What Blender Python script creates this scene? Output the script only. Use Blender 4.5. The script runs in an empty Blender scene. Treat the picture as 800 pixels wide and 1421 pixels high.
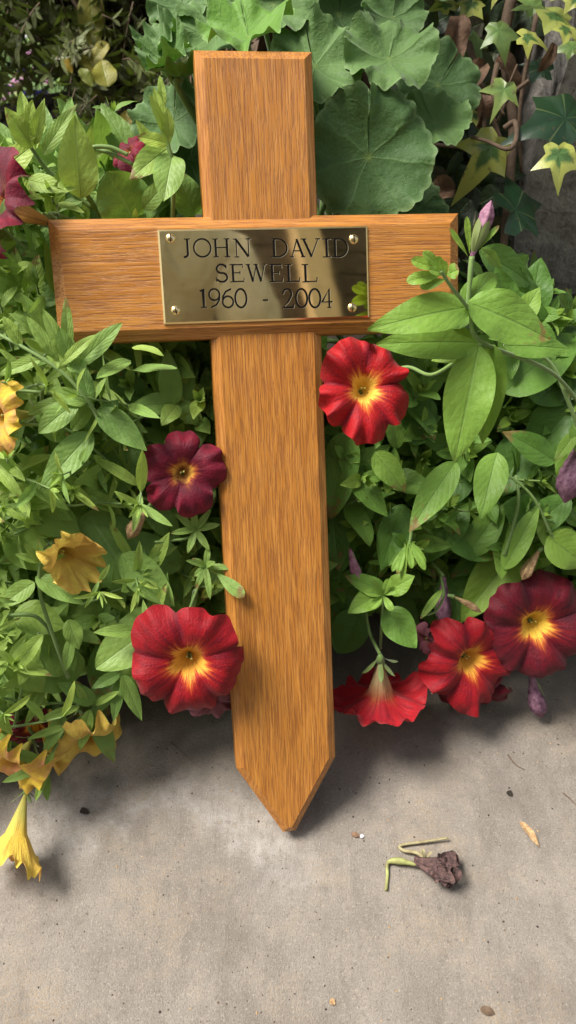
import bpy, math, random
from mathutils import Vector as V, Matrix, noise
rnd = random.Random(11)
R_ = math.radians
pi = math.pi
sc = bpy.context.scene
col = sc.collection

# ------------------------------------------------------------------ camera frame
FPX = 1073.0
PIT = R_(45)
CX = V((1, 0, 0)); CU = V((0, math.sin(PIT), math.cos(PIT))); CF = V((0, math.cos(PIT), -math.sin(PIT)))
rv = V((.1812, .1449, .0558)); tv = V((-.0007, -.1754, -.5362))
RC = Matrix.Rotation(rv.length, 3, rv.normalized())
TH = .022                       # timber thickness
def c2w(p): return CX*p.x + CU*p.y - CF*p.z
H = -min(c2w(RC @ V((x, -.0532, z)) + tv).z for x in (-.004, .004) for z in (0, -TH)) + .0005
CAM = V((0, 0, H))
def L2W(p): return CAM + c2w(RC @ V(p) + tv)          # timber plane coordinates to world
NX, NY, NZ = [c2w(RC @ V(a)) for a in ((1, 0, 0), (0, 1, 0), (0, 0, 1))]
ORG = L2W((0, 0, 0))
CROSSM = Matrix(((NX.x, NY.x, NZ.x, ORG.x), (NX.y, NY.y, NZ.y, ORG.y), (NX.z, NY.z, NZ.z, ORG.z), (0, 0, 0, 1)))
CROSSI = CROSSM.inverted()
def ray(px, py): return CF + CX*((px-400)/FPX) + CU*((710.5-py)/FPX)
def P(px, py, d): return CAM + ray(px, py)*d
def Q(px, py, off):             # point on a sheet lying `off` in front of the timber face
    r = ray(px, py); o = L2W((0, 0, off))
    return CAM + r*((o-CAM).dot(NZ)/r.dot(NZ))
def G(px, py, z=0.0):
    r = ray(px, py); return CAM + r*((z-CAM.z)/r.z)
def depth(p): return (p-CAM).dot(CF)
def topx(p):
    q = p-CAM; d = q.dot(CF); return 400+q.dot(CX)/d*FPX, 710.5-q.dot(CU)/d*FPX
def cam_dir(x, y, z): return (CX*x + CU*y - CF*z).normalized()

# ------------------------------------------------------------------ objects
def tag(o, label=None, cat=None, group=None, kind=None):
    if label: o['label'] = label
    if cat: o['category'] = cat
    if group: o['group'] = group
    if kind: o['kind'] = kind
    return o
def empty(name, loc, label, cat, group=None):
    o = bpy.data.objects.new(name, None); col.objects.link(o); o.location = loc
    o.empty_display_size = .02
    o['_m'] = 1; del o['_m']
    tag(o, label, cat, group); o.matrix_world = Matrix.Translation(loc)
    return o
class MB:
    def __init__(s): s.v = []; s.f = []; s.uv = []; s.t = []; s.m = []
    def add(s, vs, fs, uvs=None, tint=(.5, .5, .5), mi=0):
        b = len(s.v); s.v += [V(v) for v in vs]
        s.f += [tuple(b+i for i in f) for f in fs]; s.m += [mi]*len(fs)
        s.uv += uvs if uvs else [(.5, .5)]*len(vs)
        s.t += tint if isinstance(tint, list) else [tint]*len(vs)
    def build(s, name, mats, parent=None, mat=None, smooth=True):
        """vertices are world coordinates (or local ones when mat is given)"""
        me = bpy.data.meshes.new(name)
        base = mat if mat else Matrix.Translation(parent.location if parent else V((0, 0, 0)))
        pm = parent['pm'] if (parent and 'pm' in parent) else None
        vs = s.v
        if mat is None and parent is not None:
            inv = wmat(parent).inverted(); vs = [inv @ v for v in s.v]
        me.from_pydata([tuple(v) for v in vs], [], s.f)
        if not isinstance(mats, (list, tuple)): mats = [mats]
        for m in mats: me.materials.append(m)
        ul = me.uv_layers.new(name='UVMap')
        li = [0]*len(me.loops); me.loops.foreach_get('vertex_index', li)
        flat = []
        for i in li: flat += [s.uv[i][0], s.uv[i][1]]
        ul.data.foreach_set('uv', flat)
        ca = me.color_attributes.new('tint', 'FLOAT_COLOR', 'POINT')
        fl = []
        for t in s.t: fl += [t[0], t[1], t[2], 1]
        ca.data.foreach_set('color', fl)
        me.polygons.foreach_set('material_index', s.m)
        me.polygons.foreach_set('use_smooth', [smooth]*len(me.polygons))
        me.update()
        o = bpy.data.objects.new(name, me); col.objects.link(o)
        if parent is not None: o.parent = parent
        return o
def wmat(o):
    m = o.matrix_basis.copy()
    while o.parent is not None:
        o = o.parent; m = o.matrix_basis @ m
    return m

# ------------------------------------------------------------------ node helpers
class NT:
    def __init__(s, name):
        s.mat = bpy.data.materials.new(name); s.mat.use_nodes = True
        s.t = s.mat.node_tree; s.t.nodes.clear(); s.out = s.n('ShaderNodeOutputMaterial')
    def n(s, ty, **k):
        x = s.t.nodes.new(ty)
        for a, b in k.items(): setattr(x, a, b)
        return x
    def lk(s, a, b): s.t.links.new(a, b)
    def put(s, sock, v):
        if hasattr(v, 'is_output') or hasattr(v, 'links'): s.lk(v, sock)
        elif isinstance(v, tuple) and len(v) == 3 and sock.type == 'RGBA': sock.default_value = (*v, 1)
        else: sock.default_value = v
    def math(s, op, a, b=0.0, c=None, clamp=False):
        x = s.n('ShaderNodeMath', operation=op, use_clamp=clamp); s.put(x.inputs[0], a); s.put(x.inputs[1], b)
        if c is not None: s.put(x.inputs[2], c)
        return x.outputs[0]
    def mix(s, f, a, b, mode='MIX'):
        x = s.n('ShaderNodeMix', data_type='RGBA', blend_type=mode)
        s.put(x.inputs[0], f); s.put(x.inputs[6], a); s.put(x.inputs[7], b); return x.outputs[2]
    def noise(s, vec, scale, detail=3, rough=.5, dist=0):
        x = s.n('ShaderNodeTexNoise'); x.inputs['Scale'].default_value = scale; x.inputs['Detail'].default_value = detail
        x.inputs['Roughness'].default_value = rough; x.inputs['Distortion'].default_value = dist
        if vec is not None: s.lk(vec, x.inputs['Vector'])
        return x.outputs['Fac']
    def voro(s, vec, scale, feat='F1'):
        x = s.n('ShaderNodeTexVoronoi', feature=feat); x.inputs['Scale'].default_value = scale
        if vec is not None: s.lk(vec, x.inputs['Vector'])
        return x.outputs['Distance']
    def mapr(s, v, a, b, c=0.0, d=1.0, smooth=False):
        x = s.n('ShaderNodeMapRange', clamp=True)
        if smooth: x.interpolation_type = 'SMOOTHSTEP'
        s.put(x.inputs[0], v); s.put(x.inputs[1], a); s.put(x.inputs[2], b); s.put(x.inputs[3], c); s.put(x.inputs[4], d)
        return x.outputs[0]
    def scale(s, vec, xyz):
        x = s.n('ShaderNodeMapping'); s.lk(vec, x.inputs[0]); x.inputs['Scale'].default_value = xyz; return x.outputs[0]
    def obj(s): return s.n('ShaderNodeTexCoord').outputs['Object']
    def uv(s):
        x = s.n('ShaderNodeSeparateXYZ'); s.lk(s.n('ShaderNodeTexCoord').outputs['UV'], x.inputs[0]); return x.outputs[0], x.outputs[1]
    def tint(s):
        a = s.n('ShaderNodeAttribute', attribute_name='tint'); x = s.n('ShaderNodeSeparateColor'); s.lk(a.outputs['Color'], x.inputs[0]); return x.outputs
    def bump(s, h, strength=.3, dist=.001):
        x = s.n('ShaderNodeBump'); x.inputs['Strength'].default_value = strength; x.inputs['Distance'].default_value = dist
        s.lk(h, x.inputs['Height']); return x.outputs[0]
    def bsdf(s, color, rough=.5, normal=None, metal=0.0, spec=.5, coat=0.0, sheen=0.0, transl=0.0, tcol=None):
        b = s.n('ShaderNodeBsdfPrincipled')
        s.put(b.inputs['Base Color'], color); s.put(b.inputs['Roughness'], rough); s.put(b.inputs['Metallic'], metal)
        s.put(b.inputs['Specular IOR Level'], spec); b.inputs['Coat Weight'].default_value = coat
        b.inputs['Coat Roughness'].default_value = .15
        b.inputs['Sheen Weight'].default_value = sheen
        if normal is not None: s.lk(normal, b.inputs['Normal'])
        if transl:
            t = s.n('ShaderNodeBsdfTranslucent'); s.put(t.inputs['Color'], tcol if tcol is not None else color)
            if normal is not None: s.lk(normal, t.inputs['Normal'])
            mx = s.n('ShaderNodeMixShader'); mx.inputs[0].default_value = transl
            s.lk(b.outputs[0], mx.inputs[1]); s.lk(t.outputs[0], mx.inputs[2]); s.lk(mx.outputs[0], s.out.inputs[0])
        else: s.lk(b.outputs[0], s.out.inputs[0])
        return s.mat

# ------------------------------------------------------------------ materials
def leaf_mat(name, dark, light, yellow, rough=.48, veins=7.0, vein_col=(.16, .27, .08), transl=.36, veinw=1.0, spec=.4):
    N = NT(name); u, v = N.uv(); t = N.tint(); o = N.obj()
    n1 = N.noise(o, 90, 3); n2 = N.noise(o, 900, 2)
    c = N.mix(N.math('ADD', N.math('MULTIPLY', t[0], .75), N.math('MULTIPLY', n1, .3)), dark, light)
    c = N.mix(t[1], c, yellow)
    a = N.math('ABSOLUTE', N.math('SUBTRACT', u, .5))                # 0 at midrib .. .5
    mid = N.mapr(a, 0.0, .045*veinw, 1.0, 0.0, True)
    k = N.math('ADD', N.math('SUBTRACT', v, N.math('MULTIPLY', a, .75)), N.math('MULTIPLY', N.noise(o, 160, 2), .10))
    pp = N.math('PINGPONG', N.math('MULTIPLY', k, veins), .5)
    side = N.mapr(pp, 0.0, .09, 1.0, 0.0, True)
    vn = N.math('MAXIMUM', mid, N.math('MULTIPLY', side, N.mapr(N.noise(o, 130, 2), .35, .7, .05, .40)))
    c = N.mix(N.math('MULTIPLY', vn, .38), c, vein_col)
    c = N.mix(N.mapr(n2, .35, .75, 0, .25), c, light)
    c = N.mix(N.math('MULTIPLY', N.mapr(t[2], .80, .84, 0, .9), N.mapr(N.math('ADD', N.math('MULTIPLY', v, 1.0), N.noise(o, 220, 3)), 1.30, 1.42, 0, 1)), c, (.24, .15, .05))
    # scattered blemishes
    sp = N.mapr(N.noise(o, 420, 2), .70, .76, 0, .6)
    c = N.mix(sp, c, (.20, .24, .10))
    h = N.math('ADD', N.math('MULTIPLY', N.noise(o, 75, 3), 3.0), N.math('MULTIPLY', vn, -1.0)); h = N.math('ADD', h, N.math('ADD', N.math('MULTIPLY', pp, .5), N.math('MULTIPLY', N.noise(o, 260, 4), 2.0)))
    tc = N.mix(.55, c, (.26, .42, .03))
    return N.bsdf(c, N.mapr(n1, .3, .7, rough-.06, rough+.12), N.bump(h, .55, .0006), spec=spec, transl=transl, tcol=tc, sheen=.10)
M_leafR = leaf_mat('petunia leaf green', (.038, .120, .014), (.195, .385, .060), (.42, .56, .06))
M_leafL = leaf_mat('petunia leaf light green', (.055, .150, .022), (.275, .450, .105), (.48, .60, .08), vein_col=(.28, .42, .14))
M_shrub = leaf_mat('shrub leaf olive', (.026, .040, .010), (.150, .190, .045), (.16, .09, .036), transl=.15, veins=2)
M_hedge = leaf_mat('shade dark ivy leaf', (.010, .022, .008), (.030, .055, .018), (.07, .045, .02), transl=.08, veins=3)  # near-black leaf colour stands in for deep shade

def stem_mat(name, c1, c2):
    N = NT(name); o = N.obj(); t = N.tint()
    c = N.mix(N.noise(o, 260, 3), c1, c2); c = N.mix(t[1], c, (.20, .09, .06))
    return N.bsdf(c, .5, N.bump(N.noise(o, 1500, 2), .3, .0004), spec=.35, sheen=.3, transl=.12)
M_stem = stem_mat('petunia stem', (.13, .23, .05), (.20, .31, .08))
M_twig = NT('brown twig'); _o = M_twig.obj()
M_twig = M_twig.bsdf(M_twig.mix(M_twig.noise(_o, 200, 4), (.05, .030, .018), (.17, .11, .065)), .8, M_twig.bump(M_twig.noise(_o, 500, 4), .6, .001))

def petal_mat(name, edge, mid, throat, core, star=.12, vein=(.12, .0, .01), vs=.5, back=(.30, .16, .14), tube=(.42, .36, .22), rough=.62, speck=.5, mottle=None):
    N = NT(name); u, v = N.uv(); o = N.obj()
    ang = N.math('MULTIPLY', u, 2*pi*2.5)
    ss = N.math('ABSOLUTE', N.math('SINE', ang))                     # 0 at notches, 1 mid petal
    cmb = N.n('ShaderNodeCombineXYZ'); N.lk(N.math('MULTIPLY', u, 46.0), cmb.inputs[0]); N.lk(N.math('MULTIPLY', v, 2.2), cmb.inputs[1])
    vn = N.noise(cmb.outputs[0], 1.0, 4, .65)
    vv = N.math('ADD', v, N.math('MULTIPLY', N.math('SUBTRACT', vn, .5), star*2.2))
    vv = N.math('SUBTRACT', vv, N.math('MULTIPLY', ss, star*.7))
    c = N.mix(N.mapr(vv, .24, .36, 0, 1, True), core, throat)
    c = N.mix(N.mapr(vv, .27, .44, 0, 1, True), c, mid)
    c = N.mix(N.mapr(vv, .40, .64, 0, 1, True), c, edge)
    c = N.mix(N.math('MULTIPLY', N.mapr(N.noise(o, 110, 4, .65), .46, .66, 0, .55), N.mapr(v, .45, .6, 0, 1)), c, tuple(q*.45 for q in edge))
    veinf = N.math('MULTIPLY', N.mapr(vn, .52, .60, 0, 1), N.mapr(v, .25, .5, .2, 1))
    veinf = N.math('MULTIPLY', veinf, N.mapr(v, .7, 1.0, vs, vs*.3))
    c = N.mix(veinf, c, vein)
    crease = N.math('MULTIPLY', N.mapr(ss, 0, .30, 1, 0, True), N.mapr(v, .4, .6, 0, .7))
    c = N.mix(crease, c, vein)
    if mottle: c = N.mix(N.mapr(N.noise(o, 75, 4, .6), .40, .62, 0, 1), c, mottle)
    # pollen and water specks
    sp = N.mapr(N.voro(o, 900), .0, .16, 1, 0); sp = N.math('MULTIPLY', sp, N.mapr(N.noise(o, 260, 2), .52, .62, 0, speck))
    c = N.mix(sp, c, (.8, .62, .6))
    geo = N.n('ShaderNodeNewGeometry')
    outc = N.mix(N.mapr(v, .20, .42, 0, 1), tube, back)
    outc = N.mix(N.math('MULTIPLY', N.mapr(vn, .48, .6, 0, 1), .5), outc, vein)
    c = N.mix(N.math('MULTIPLY', geo.outputs['Backfacing'], .85), c, outc)
    h = N.math('ADD', N.math('MULTIPLY', vn, 1.6), N.noise(o, 700, 3))
    return N.bsdf(c, rough, N.bump(h, .5, .0009), spec=.3, sheen=.08, transl=.22)
M_red = petal_mat('petal bright red', (.40, .002, .006), (.40, .005, .006), (.78, .20, .03), (.90, .55, .08), star=.17, vs=.5, back=(.36, .008, .014))
M_redb = petal_mat('petal deep red', (.30, .002, .008), (.32, .003, .007), (.60, .085, .015), (.85, .42, .05), star=.20, vs=.6)
M_mar = petal_mat('petal maroon', (.135, .002, .011), (.18, .003, .010), (.70, .15, .02), (.90, .58, .07), star=.16, vein=(.05, .0, .008), vs=.6)
M_mag = petal_mat('petal crimson magenta', (.23, .003, .024), (.15, .003, .014), (.62, .14, .03), (.85, .45, .07), star=.14, vein=(.06, 0, .012), vs=.5, mottle=(.10, .002, .014), tube=(.72, .36, .07))
M_yel = petal_mat('petal ochre yellow', (.74, .56, .10), (.72, .52, .08), (.68, .44, .06), (.50, .38, .06), star=.05, vein=(.46, .24, .05), vs=.5, back=(.70, .54, .13), tube=(.46, .46, .12), speck=.15, mottle=(.60, .36, .07))
M_yel2 = petal_mat('petal golden yellow', (.82, .58, .05), (.80, .52, .04), (.74, .46, .04), (.55, .42, .06), star=.05, vein=(.50, .24, .05), vs=.4, back=(.78, .58, .08), tube=(.46, .50, .10), speck=.15, mottle=(.66, .30, .12))
M_pink = petal_mat('petal dusty pink', (.30, .10, .13), (.26, .08, .11), (.30, .10, .10), (.3, .15, .1), star=.05, vein=(.14, .03, .06), back=(.32, .13, .17), tube=(.30, .17, .15))
def plain(name, c1, c2, sc_=200, rough=.6, bs=.4, **k):
    N = NT(name); o = N.obj(); n = N.noise(o, sc_, 4, .6)
    return N.bsdf(N.mix(N.mapr(n, .3, .7), c1, c2), rough, N.bump(N.noise(o, sc_*3, 3), bs, .001), **k)
M_bud = plain('closed bud mauve', (.16, .04, .09), (.42, .22, .30), 300, .7, transl=.1)
M_budv = plain('wilted flower purple', (.08, .02, .05), (.30, .16, .22), 260, .75)
M_dry = plain('dried flower tan', (.22, .12, .05), (.50, .34, .17), 300, .85, .8)
M_deadp = plain('shrivelled purple petal', (.018, .009, .010), (.14, .075, .065), 420, .8, .9)
M_dryleaf = plain('dry brown leaf', (.09, .045, .025), (.24, .14, .08), 160, .75, .6, transl=.1)
M_pist = plain('pistil yellow green', (.5, .5, .12), (.6, .6, .2), 300)

def wood(name, ax):
    N = NT(name); o = N.obj()
    s1 = (1, .038, 1) if ax == 'y' else (.038, 1, 1)
    s2 = (1, .10, 1) if ax == 'y' else (.10, 1, 1)
    warp = N.n('ShaderNodeVectorMath', operation='ADD')
    nn = N.n('ShaderNodeTexNoise'); nn.inputs['Scale'].default_value = 14; N.lk(o, nn.inputs['Vector'])
    sb = N.n('ShaderNodeVectorMath', operation='MULTIPLY_ADD'); N.lk(nn.outputs['Color'], sb.inputs[0]); sb.inputs[1].default_value = (.0022, .0022, .0022); sb.inputs[2].default_value = (-.0011, -.0011, -.0011)
    N.lk(o, warp.inputs[0]); N.lk(sb.outputs[0], warp.inputs[1]); w = warp.outputs[0]
    fine = N.noise(N.scale(w, s1), 1150, 3, .6)
    mid = N.noise(N.scale(w, s1), 700, 4, .65)
    band = N.noise(N.scale(w, s2), 110, 4, .6)
    pores = N.math('MULTIPLY', N.mapr(fine, .49, .58, 0, 1), N.mapr(mid, .36, .56, .45, 1))
    c = N.mix(N.mapr(band, .3, .7), (.375, .142, .021), (.54, .228, .042))
    c = N.mix(N.mapr(mid, .45, .68, 0, .35), c, (.32, .108, .016))
    c = N.mix(N.mapr(mid, .5, .28, 0, .5), c, (.64, .33, .09))
    c = N.mix(N.math('MULTIPLY', pores, .58), c, (.19, .058, .010))
    big = N.noise(o, 18, 3)
    c = N.mix(N.mapr(big, .45, .75, 0, .25), c, (.40, .15, .035))
    h = N.math('SUBTRACT', N.math('MULTIPLY', mid, .4), pores)
    return N.bsdf(c, N.mapr(pores, 0, 1, .34, .6), N.bump(h, .5, .0006), spec=.45, coat=.12)
M_woodV = wood('oiled oak upright', 'y'); M_woodH = wood('oiled oak crossbar', 'x')

N = NT('polished brass'); o = N.obj()
br = N.noise(N.scale(o, (.02, 1, 1)), 2600, 3)
M_brass = N.bsdf(N.mix(br, (.80, .66, .42), (.86, .72, .48)), N.mapr(N.noise(o, 40, 3), .3, .7, .02, .055), N.bump(N.noise(o, 22, 2), .10, .0012), metal=1.0)
N = NT('brass rim'); M_rim = N.bsdf((.80, .60, .28), .25, metal=1.0)
N = NT('brass screw'); o = N.obj(); M_screw = N.bsdf((.85, .66, .34), .22, N.bump(N.noise(o, 900, 2), .2, .0003), metal=1.0)
N = NT('black engraving paint'); M_ink = N.bsdf((.006, .005, .004), .7, spec=.08)
N = NT('pale brass letter highlight'); M_edgeglint = N.bsdf((.86, .74, .50), .55, metal=1.0)

# concrete: worn, sandy, with a pale lime bloom
N = NT('worn concrete'); o = N.obj()
a = N.noise(o, 5, 5, .62); b = N.noise(o, 28, 5, .65); g = N.noise(o, 900, 3, .7); g2 = N.noise(o, 2600, 2, .6)
c = N.mix(N.mapr(a, .32, .68), (.150, .129, .108), (.258, .229, .196))
c = N.mix(N.mapr(b, .38, .68, 0, .6), c, (.315, .280, .238))
stk = N.noise(N.scale(o, (1, .22, 1)), 60, 6, .7, .6)
c = N.mix(N.mapr(stk, .50, .70, 0, .5), c, (.135, .118, .10))
c = N.mix(N.mapr(g, .50, .68, 0, .6), c, (.12, .10, .08)); c = N.mix(N.mapr(N.noise(o, 520, 4, .75), .54, .70, 0, .5), c, (.46, .41, .34))
c = N.mix(N.mapr(g2, .56, .72, 0, .55), c, (.50, .45, .38))
# brownish sandy wear
c = N.mix(N.math('MULTIPLY', N.mapr(N.noise(o, 14, 4, .7), .50, .68, 0, .45), N.mapr(N.noise(o, 500, 3), .4, .6)), c, (.32, .22, .12))
# lime bloom arc: distance to a wavy ring, in ground coordinates
p0 = G(215, 1235)
sx = N.n('ShaderNodeSeparateXYZ'); N.lk(N.n('ShaderNodeNewGeometry').outputs['Position'], sx.inputs[0])
nx = N.noise(o, 22, 4, .6)
dx = N.math('SUBTRACT', sx.outputs[0], p0.x); dy = N.math('SUBTRACT', sx.outputs[1], p0.y)
rr = N.math('SQRT', N.math('ADD', N.math('MULTIPLY', N.math('MULTIPLY', dx, dx), .55), N.math('MULTIPLY', dy, dy)))
rr = N.math('ADD', rr, N.math('MULTIPLY', N.math('SUBTRACT', nx, .5), .085)); rr = N.math('ADD', rr, N.math('MULTIPLY', N.math('SUBTRACT', N.noise(o, 90, 5, .7), .5), .030))
ring = N.math('MULTIPLY', N.mapr(rr, .036, .062, 0, 1, True), N.mapr(rr, .056, .105, 1, 0, True))
ring = N.math('MULTIPLY', ring, N.mapr(dy, -.02, .02, 0, 1, True))
ring = N.math('MULTIPLY', ring, N.mapr(N.noise(o, 110, 5, .7), .35, .65, .25, 1))
c = N.mix(N.math('MULTIPLY', ring, .38), c, (.56, .54, .51))
# painted shade: concrete colour darkens towards the foot of the plants
bed_shade = N.math('MULTIPLY', N.mapr(N.math('ADD', sx.outputs[1], N.math('MULTIPLY', N.math('SUBTRACT', nx, .5), .12)), .29, .40, 0, 1, True), .55)
c = N.mix(bed_shade, c, (.075, .063, .052))
mott = N.mapr(N.noise(o, 11, 6, .72, .8), .50, .66, 0, .45)
c = N.mix(mott, c, (.125, .108, .092))
c = N.mix(N.mapr(N.noise(o, 240, 4, .7), .56, .70, 0, .55), c, (.12, .10, .082))
# pits and specks
pit = N.mapr(N.noise(o, 330, 4, .6), .70, .76, 0, 1)
c = N.mix(N.math('MULTIPLY', pit, .85), c, (.05, .042, .035))
hh = N.math('ADD', N.math('ADD', N.math('MULTIPLY', b, 1.5), N.math('MULTIPLY', g, .8)), N.math('SUBTRACT', N.math('MULTIPLY', stk, .5), N.math('MULTIPLY', pit, 1.5)))
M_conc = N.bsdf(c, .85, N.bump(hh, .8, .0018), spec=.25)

N = NT('weathered stone wall'); o = N.obj()
a = N.noise(o, 16, 5, .65); b = N.noise(o, 90, 5, .7); e = N.mapr(N.noise(o, 34, 4, .8, 1.2), .47, .50, 0, 1)
c = N.mix(N.mapr(a, .3, .7), (.22, .205, .185), (.42, .39, .35)); c = N.mix(N.mapr(b, .45, .7, 0, .7), c, (.10, .09, .085))
c = N.mix(N.mapr(N.noise(o, 55, 5, .7, 1.5), .30, .42, .8, 0), c, (.07, .06, .055))
M_wall = N.bsdf(c, .9, N.bump(N.math('ADD', a, N.math('MULTIPLY', b, .7)), .8, .006), spec=.2)
M_soil = plain('dark soil', (.012, .009, .006), (.040, .028, .018), 90, .95, 1.0)
M_grass = plain('lawn', (.05, .10, .025), (.14, .22, .06), 60, .8, .8)
M_blade = plain('grass blade', (.07, .14, .03), (.20, .30, .08), 60, .6, .2, transl=.3)

# pelargonium: velvety round leaf, uv.x = angle, uv.y = radius
def pel_mat(name, dark, light):
    N = NT(name); u, v = N.uv(); o = N.obj(); t = N.tint()
    n1 = N.noise(o, 60, 4, .6)
    c = N.mix(N.math('ADD', N.math('MULTIPLY', t[0], .85), N.math('MULTIPLY', n1, .25)), dark, light)
    c = N.mix(t[1], c, (.125, .27, .025))
    pp = N.math('PINGPONG', N.math('ADD', N.math('MULTIPLY', u, 7.0), N.math('MULTIPLY', N.math('SUBTRACT', N.noise(o, 55, 3), .5), .5)), .5)
    w = N.mapr(v, 0, 1, .16, .035)
    vein = N.mapr(N.math('DIVIDE', pp, w), 0, 1, 1, 0, True)
    p2 = N.math('PINGPONG', N.math('ADD', N.math('MULTIPLY', v, 5.0), N.math('MULTIPLY', pp, -3.0)), .5)
    v2 = N.math('MULTIPLY', N.mapr(p2, 0, .08, 1, 0, True), .4)
    vn = N.math('MAXIMUM', vein, v2)
    c = N.mix(N.math('MULTIPLY', vn, .16), c, (.15, .28, .07))
    c = N.mix(N.mapr(v, .0, .10, .6, 0), c, (.20, .30, .06)); c = N.mix(N.mapr(v, .92, 1.0, 0, .4), c, (.26, .38, .16))
    c = N.mix(N.mapr(N.noise(o, 500, 3, .7), .55, .75, 0, .35), c, (.13, .19, .12))
    h = N.math('ADD', N.math('MULTIPLY', vn, -.25), N.math('MULTIPLY', N.noise(o, 110, 4, .6), 1.8))
    return N.bsdf(c, .62, N.bump(h, .8, .0012), spec=.3, sheen=.15, transl=.15, tcol=(.10, .26, .02))
M_pel = pel_mat('pelargonium leaf', (.018, .062, .012), (.115, .215, .055))
# ivy: uv.y = 0 centre .. 1 edge
def ivy_mat(name, green, pale, w0, w1):
    N = NT(name); u, v = N.uv(); o = N.obj(); t = N.tint()
    n = N.noise(o, 70, 4, .6)
    vv = N.math('ADD', v, N.math('MULTIPLY', N.math('SUBTRACT', n, .5), 1.1))
    g = N.mix(N.noise(o, 200, 3), green, tuple(min(1, q*1.9) for q in green))
    c = N.mix(N.mapr(vv, w0, w1), g, pale); c = N.mix(t[1], c, g)
    pp = N.math('PINGPONG', N.math('MULTIPLY', u, 5.0), .5)
    vein = N.math('MULTIPLY', N.mapr(pp, 0, .05, 1, 0, True), .35)
    c = N.mix(vein, c, (.30, .36, .14))
    c = N.mix(N.mapr(N.noise(o, 150, 3), .64, .7, 0, .6), c, (.12, .08, .04))
    return N.bsdf(c, .38, N.bump(N.math('ADD', N.noise(o, 150, 3), vein), .4, .0008), spec=.5, transl=.12)
M_ivyv = ivy_mat('variegated ivy leaf', (.055, .115, .030), (.42, .45, .10), .35, .60)
M_ivyl = ivy_mat('pale green ivy leaf', (.11, .19, .05), (.24, .32, .08), .3, .9)
M_ivyd = ivy_mat('dark ivy leaf', (.012, .038, .014), (.03, .06, .02), .6, 1.2)

# ------------------------------------------------------------------ shape helpers
def ortho(d, n):
    d = d.normalized(); n = (n - d*n.dot(d))
    if n.length < 1e-5: n = d.orthogonal()
    return d, n.normalized()
def prof(t, kind):
    if kind == 'ovate': return (t**.60)*((1-t)**.95)/.366
    if kind == 'broad': return (t**.45)*((1-t)**.70)/.455
    if kind == 'spoon': return (t**1.15)*((1-t)**.55)/.343
    return (t**.7)*((1-t)**.8)/.354        # narrow
def leaf(mb, base, d, n, L, W, kind='ovate', curl=.5, fold=.3, tint=(.5, 0, 0), nl=8, nw=2, wav=.06, mi=0, ph=None, twist=0.0, minz=.003):
    d, n = ortho(d, n); s = d.cross(n)
    if ph is None: ph = rnd.random()*6.28
    vs = []; uv = []
    c = curl if abs(curl) > .02 else .02
    for i in range(nl+1):
        t = i/nl; a = c*t
        ctr = base + d*(L*math.sin(a)/c) - n*(L*(1-math.cos(a))/c)
        dn = n*math.cos(a) + d*math.sin(a)
        tw = twist*t; ss = s*math.cos(tw)+dn*math.sin(tw); nn = dn*math.cos(tw)-s*math.sin(tw)
        hw = W*.5*min(1.0, prof(min(max(t, .004), .997), kind)); hw = max(hw, W*.02)
        for j in range(-nw, nw+1):
            q = j/nw
            z = fold*abs(q)*hw*(1-.35*abs(q)) + wav*W*abs(q)**1.5*math.sin(ph+t*9+(1.7 if j > 0 else 0)) + wav*.35*W*math.sin(ph*2+t*16)*abs(q)
            vs.append(ctr + ss*(q*hw) + nn*z); uv.append((.5+q*.5, t))
    if min(v.z for v in vs) < minz: return False
    k = 2*nw+1
    fs = [(i*k+j, i*k+j+1, (i+1)*k+j+1, (i+1)*k+j) for i in range(nl) for j in range(2*nw)]
    mb.add(vs, fs, uv, tint, mi); return True
def tube(mb, pts, r0, r1=None, n=7, tint=(.5, 0, 0), mi=0, cap=True):
    r1 = r0 if r1 is None else r1
    pts = [V(p) for p in pts]; m = len(pts); rings = []; nrm = None
    for i, p in enumerate(pts):
        d = (pts[min(i+1, m-1)]-pts[max(i-1, 0)])
        if d.length < 1e-9: d = V((0, 0, 1))
        d.normalize()
        nrm = d.orthogonal().normalized() if nrm is None else ortho(d, nrm)[1]
        s = d.cross(nrm); t = i/(m-1)
        r = (r0(t) if callable(r0) else r0+(r1-r0)*t)
        rings.append([p + nrm*(r*math.cos(2*pi*k/n)) + s*(r*math.sin(2*pi*k/n)) for k in range(n)])
    vs = [v for q in rings for v in q]
    fs = [(i*n+k, i*n+(k+1) % n, (i+1)*n+(k+1) % n, (i+1)*n+k) for i in range(m-1) for k in range(n)]
    if cap: fs += [tuple(reversed(range(n))), tuple((m-1)*n+k for k in range(n))]
    mb.add(vs, fs, [(k/n, i/(m-1)) for i in range(m) for k in range(n)], tint, mi)
def bez(pts, n=12):
    """Catmull-Rom through the points"""
    pts = [V(p) for p in pts]
    if len(pts) == 2: return [pts[0].lerp(pts[1], i/n) for i in range(n+1)]
    q = [pts[0]*2-pts[1]] + pts + [pts[-1]*2-pts[-2]]; out = []
    for i in range(1, len(q)-2):
        for k in range(n):
            t = k/n; a, b, c, d = q[i-1], q[i], q[i+1], q[i+2]
            out.append(.5*((2*b)+(c-a)*t+(2*a-5*b+4*c-d)*t*t+(3*b-a-3*c+d)*t**3))
    out.append(pts[-1]); return out
def hairs(mb, pts, r, n, ln=.0013):
    for _ in range(n):
        i = rnd.randrange(len(pts)-1); p = pts[i].lerp(pts[i+1], rnd.random()); d = (pts[i+1]-pts[i]).normalized()
        u = V((rnd.gauss(0, 1), rnd.gauss(0, 1), rnd.gauss(0, 1))); u = ortho(d, u)[1]; s = d.cross(u)*.00005
        a = p+u*r*.9; mb.add([a-s, a+s, a+u*ln*rnd.uniform(.6, 1.2)], [(0, 1, 2)], None, (.9, 0, 0))

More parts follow.
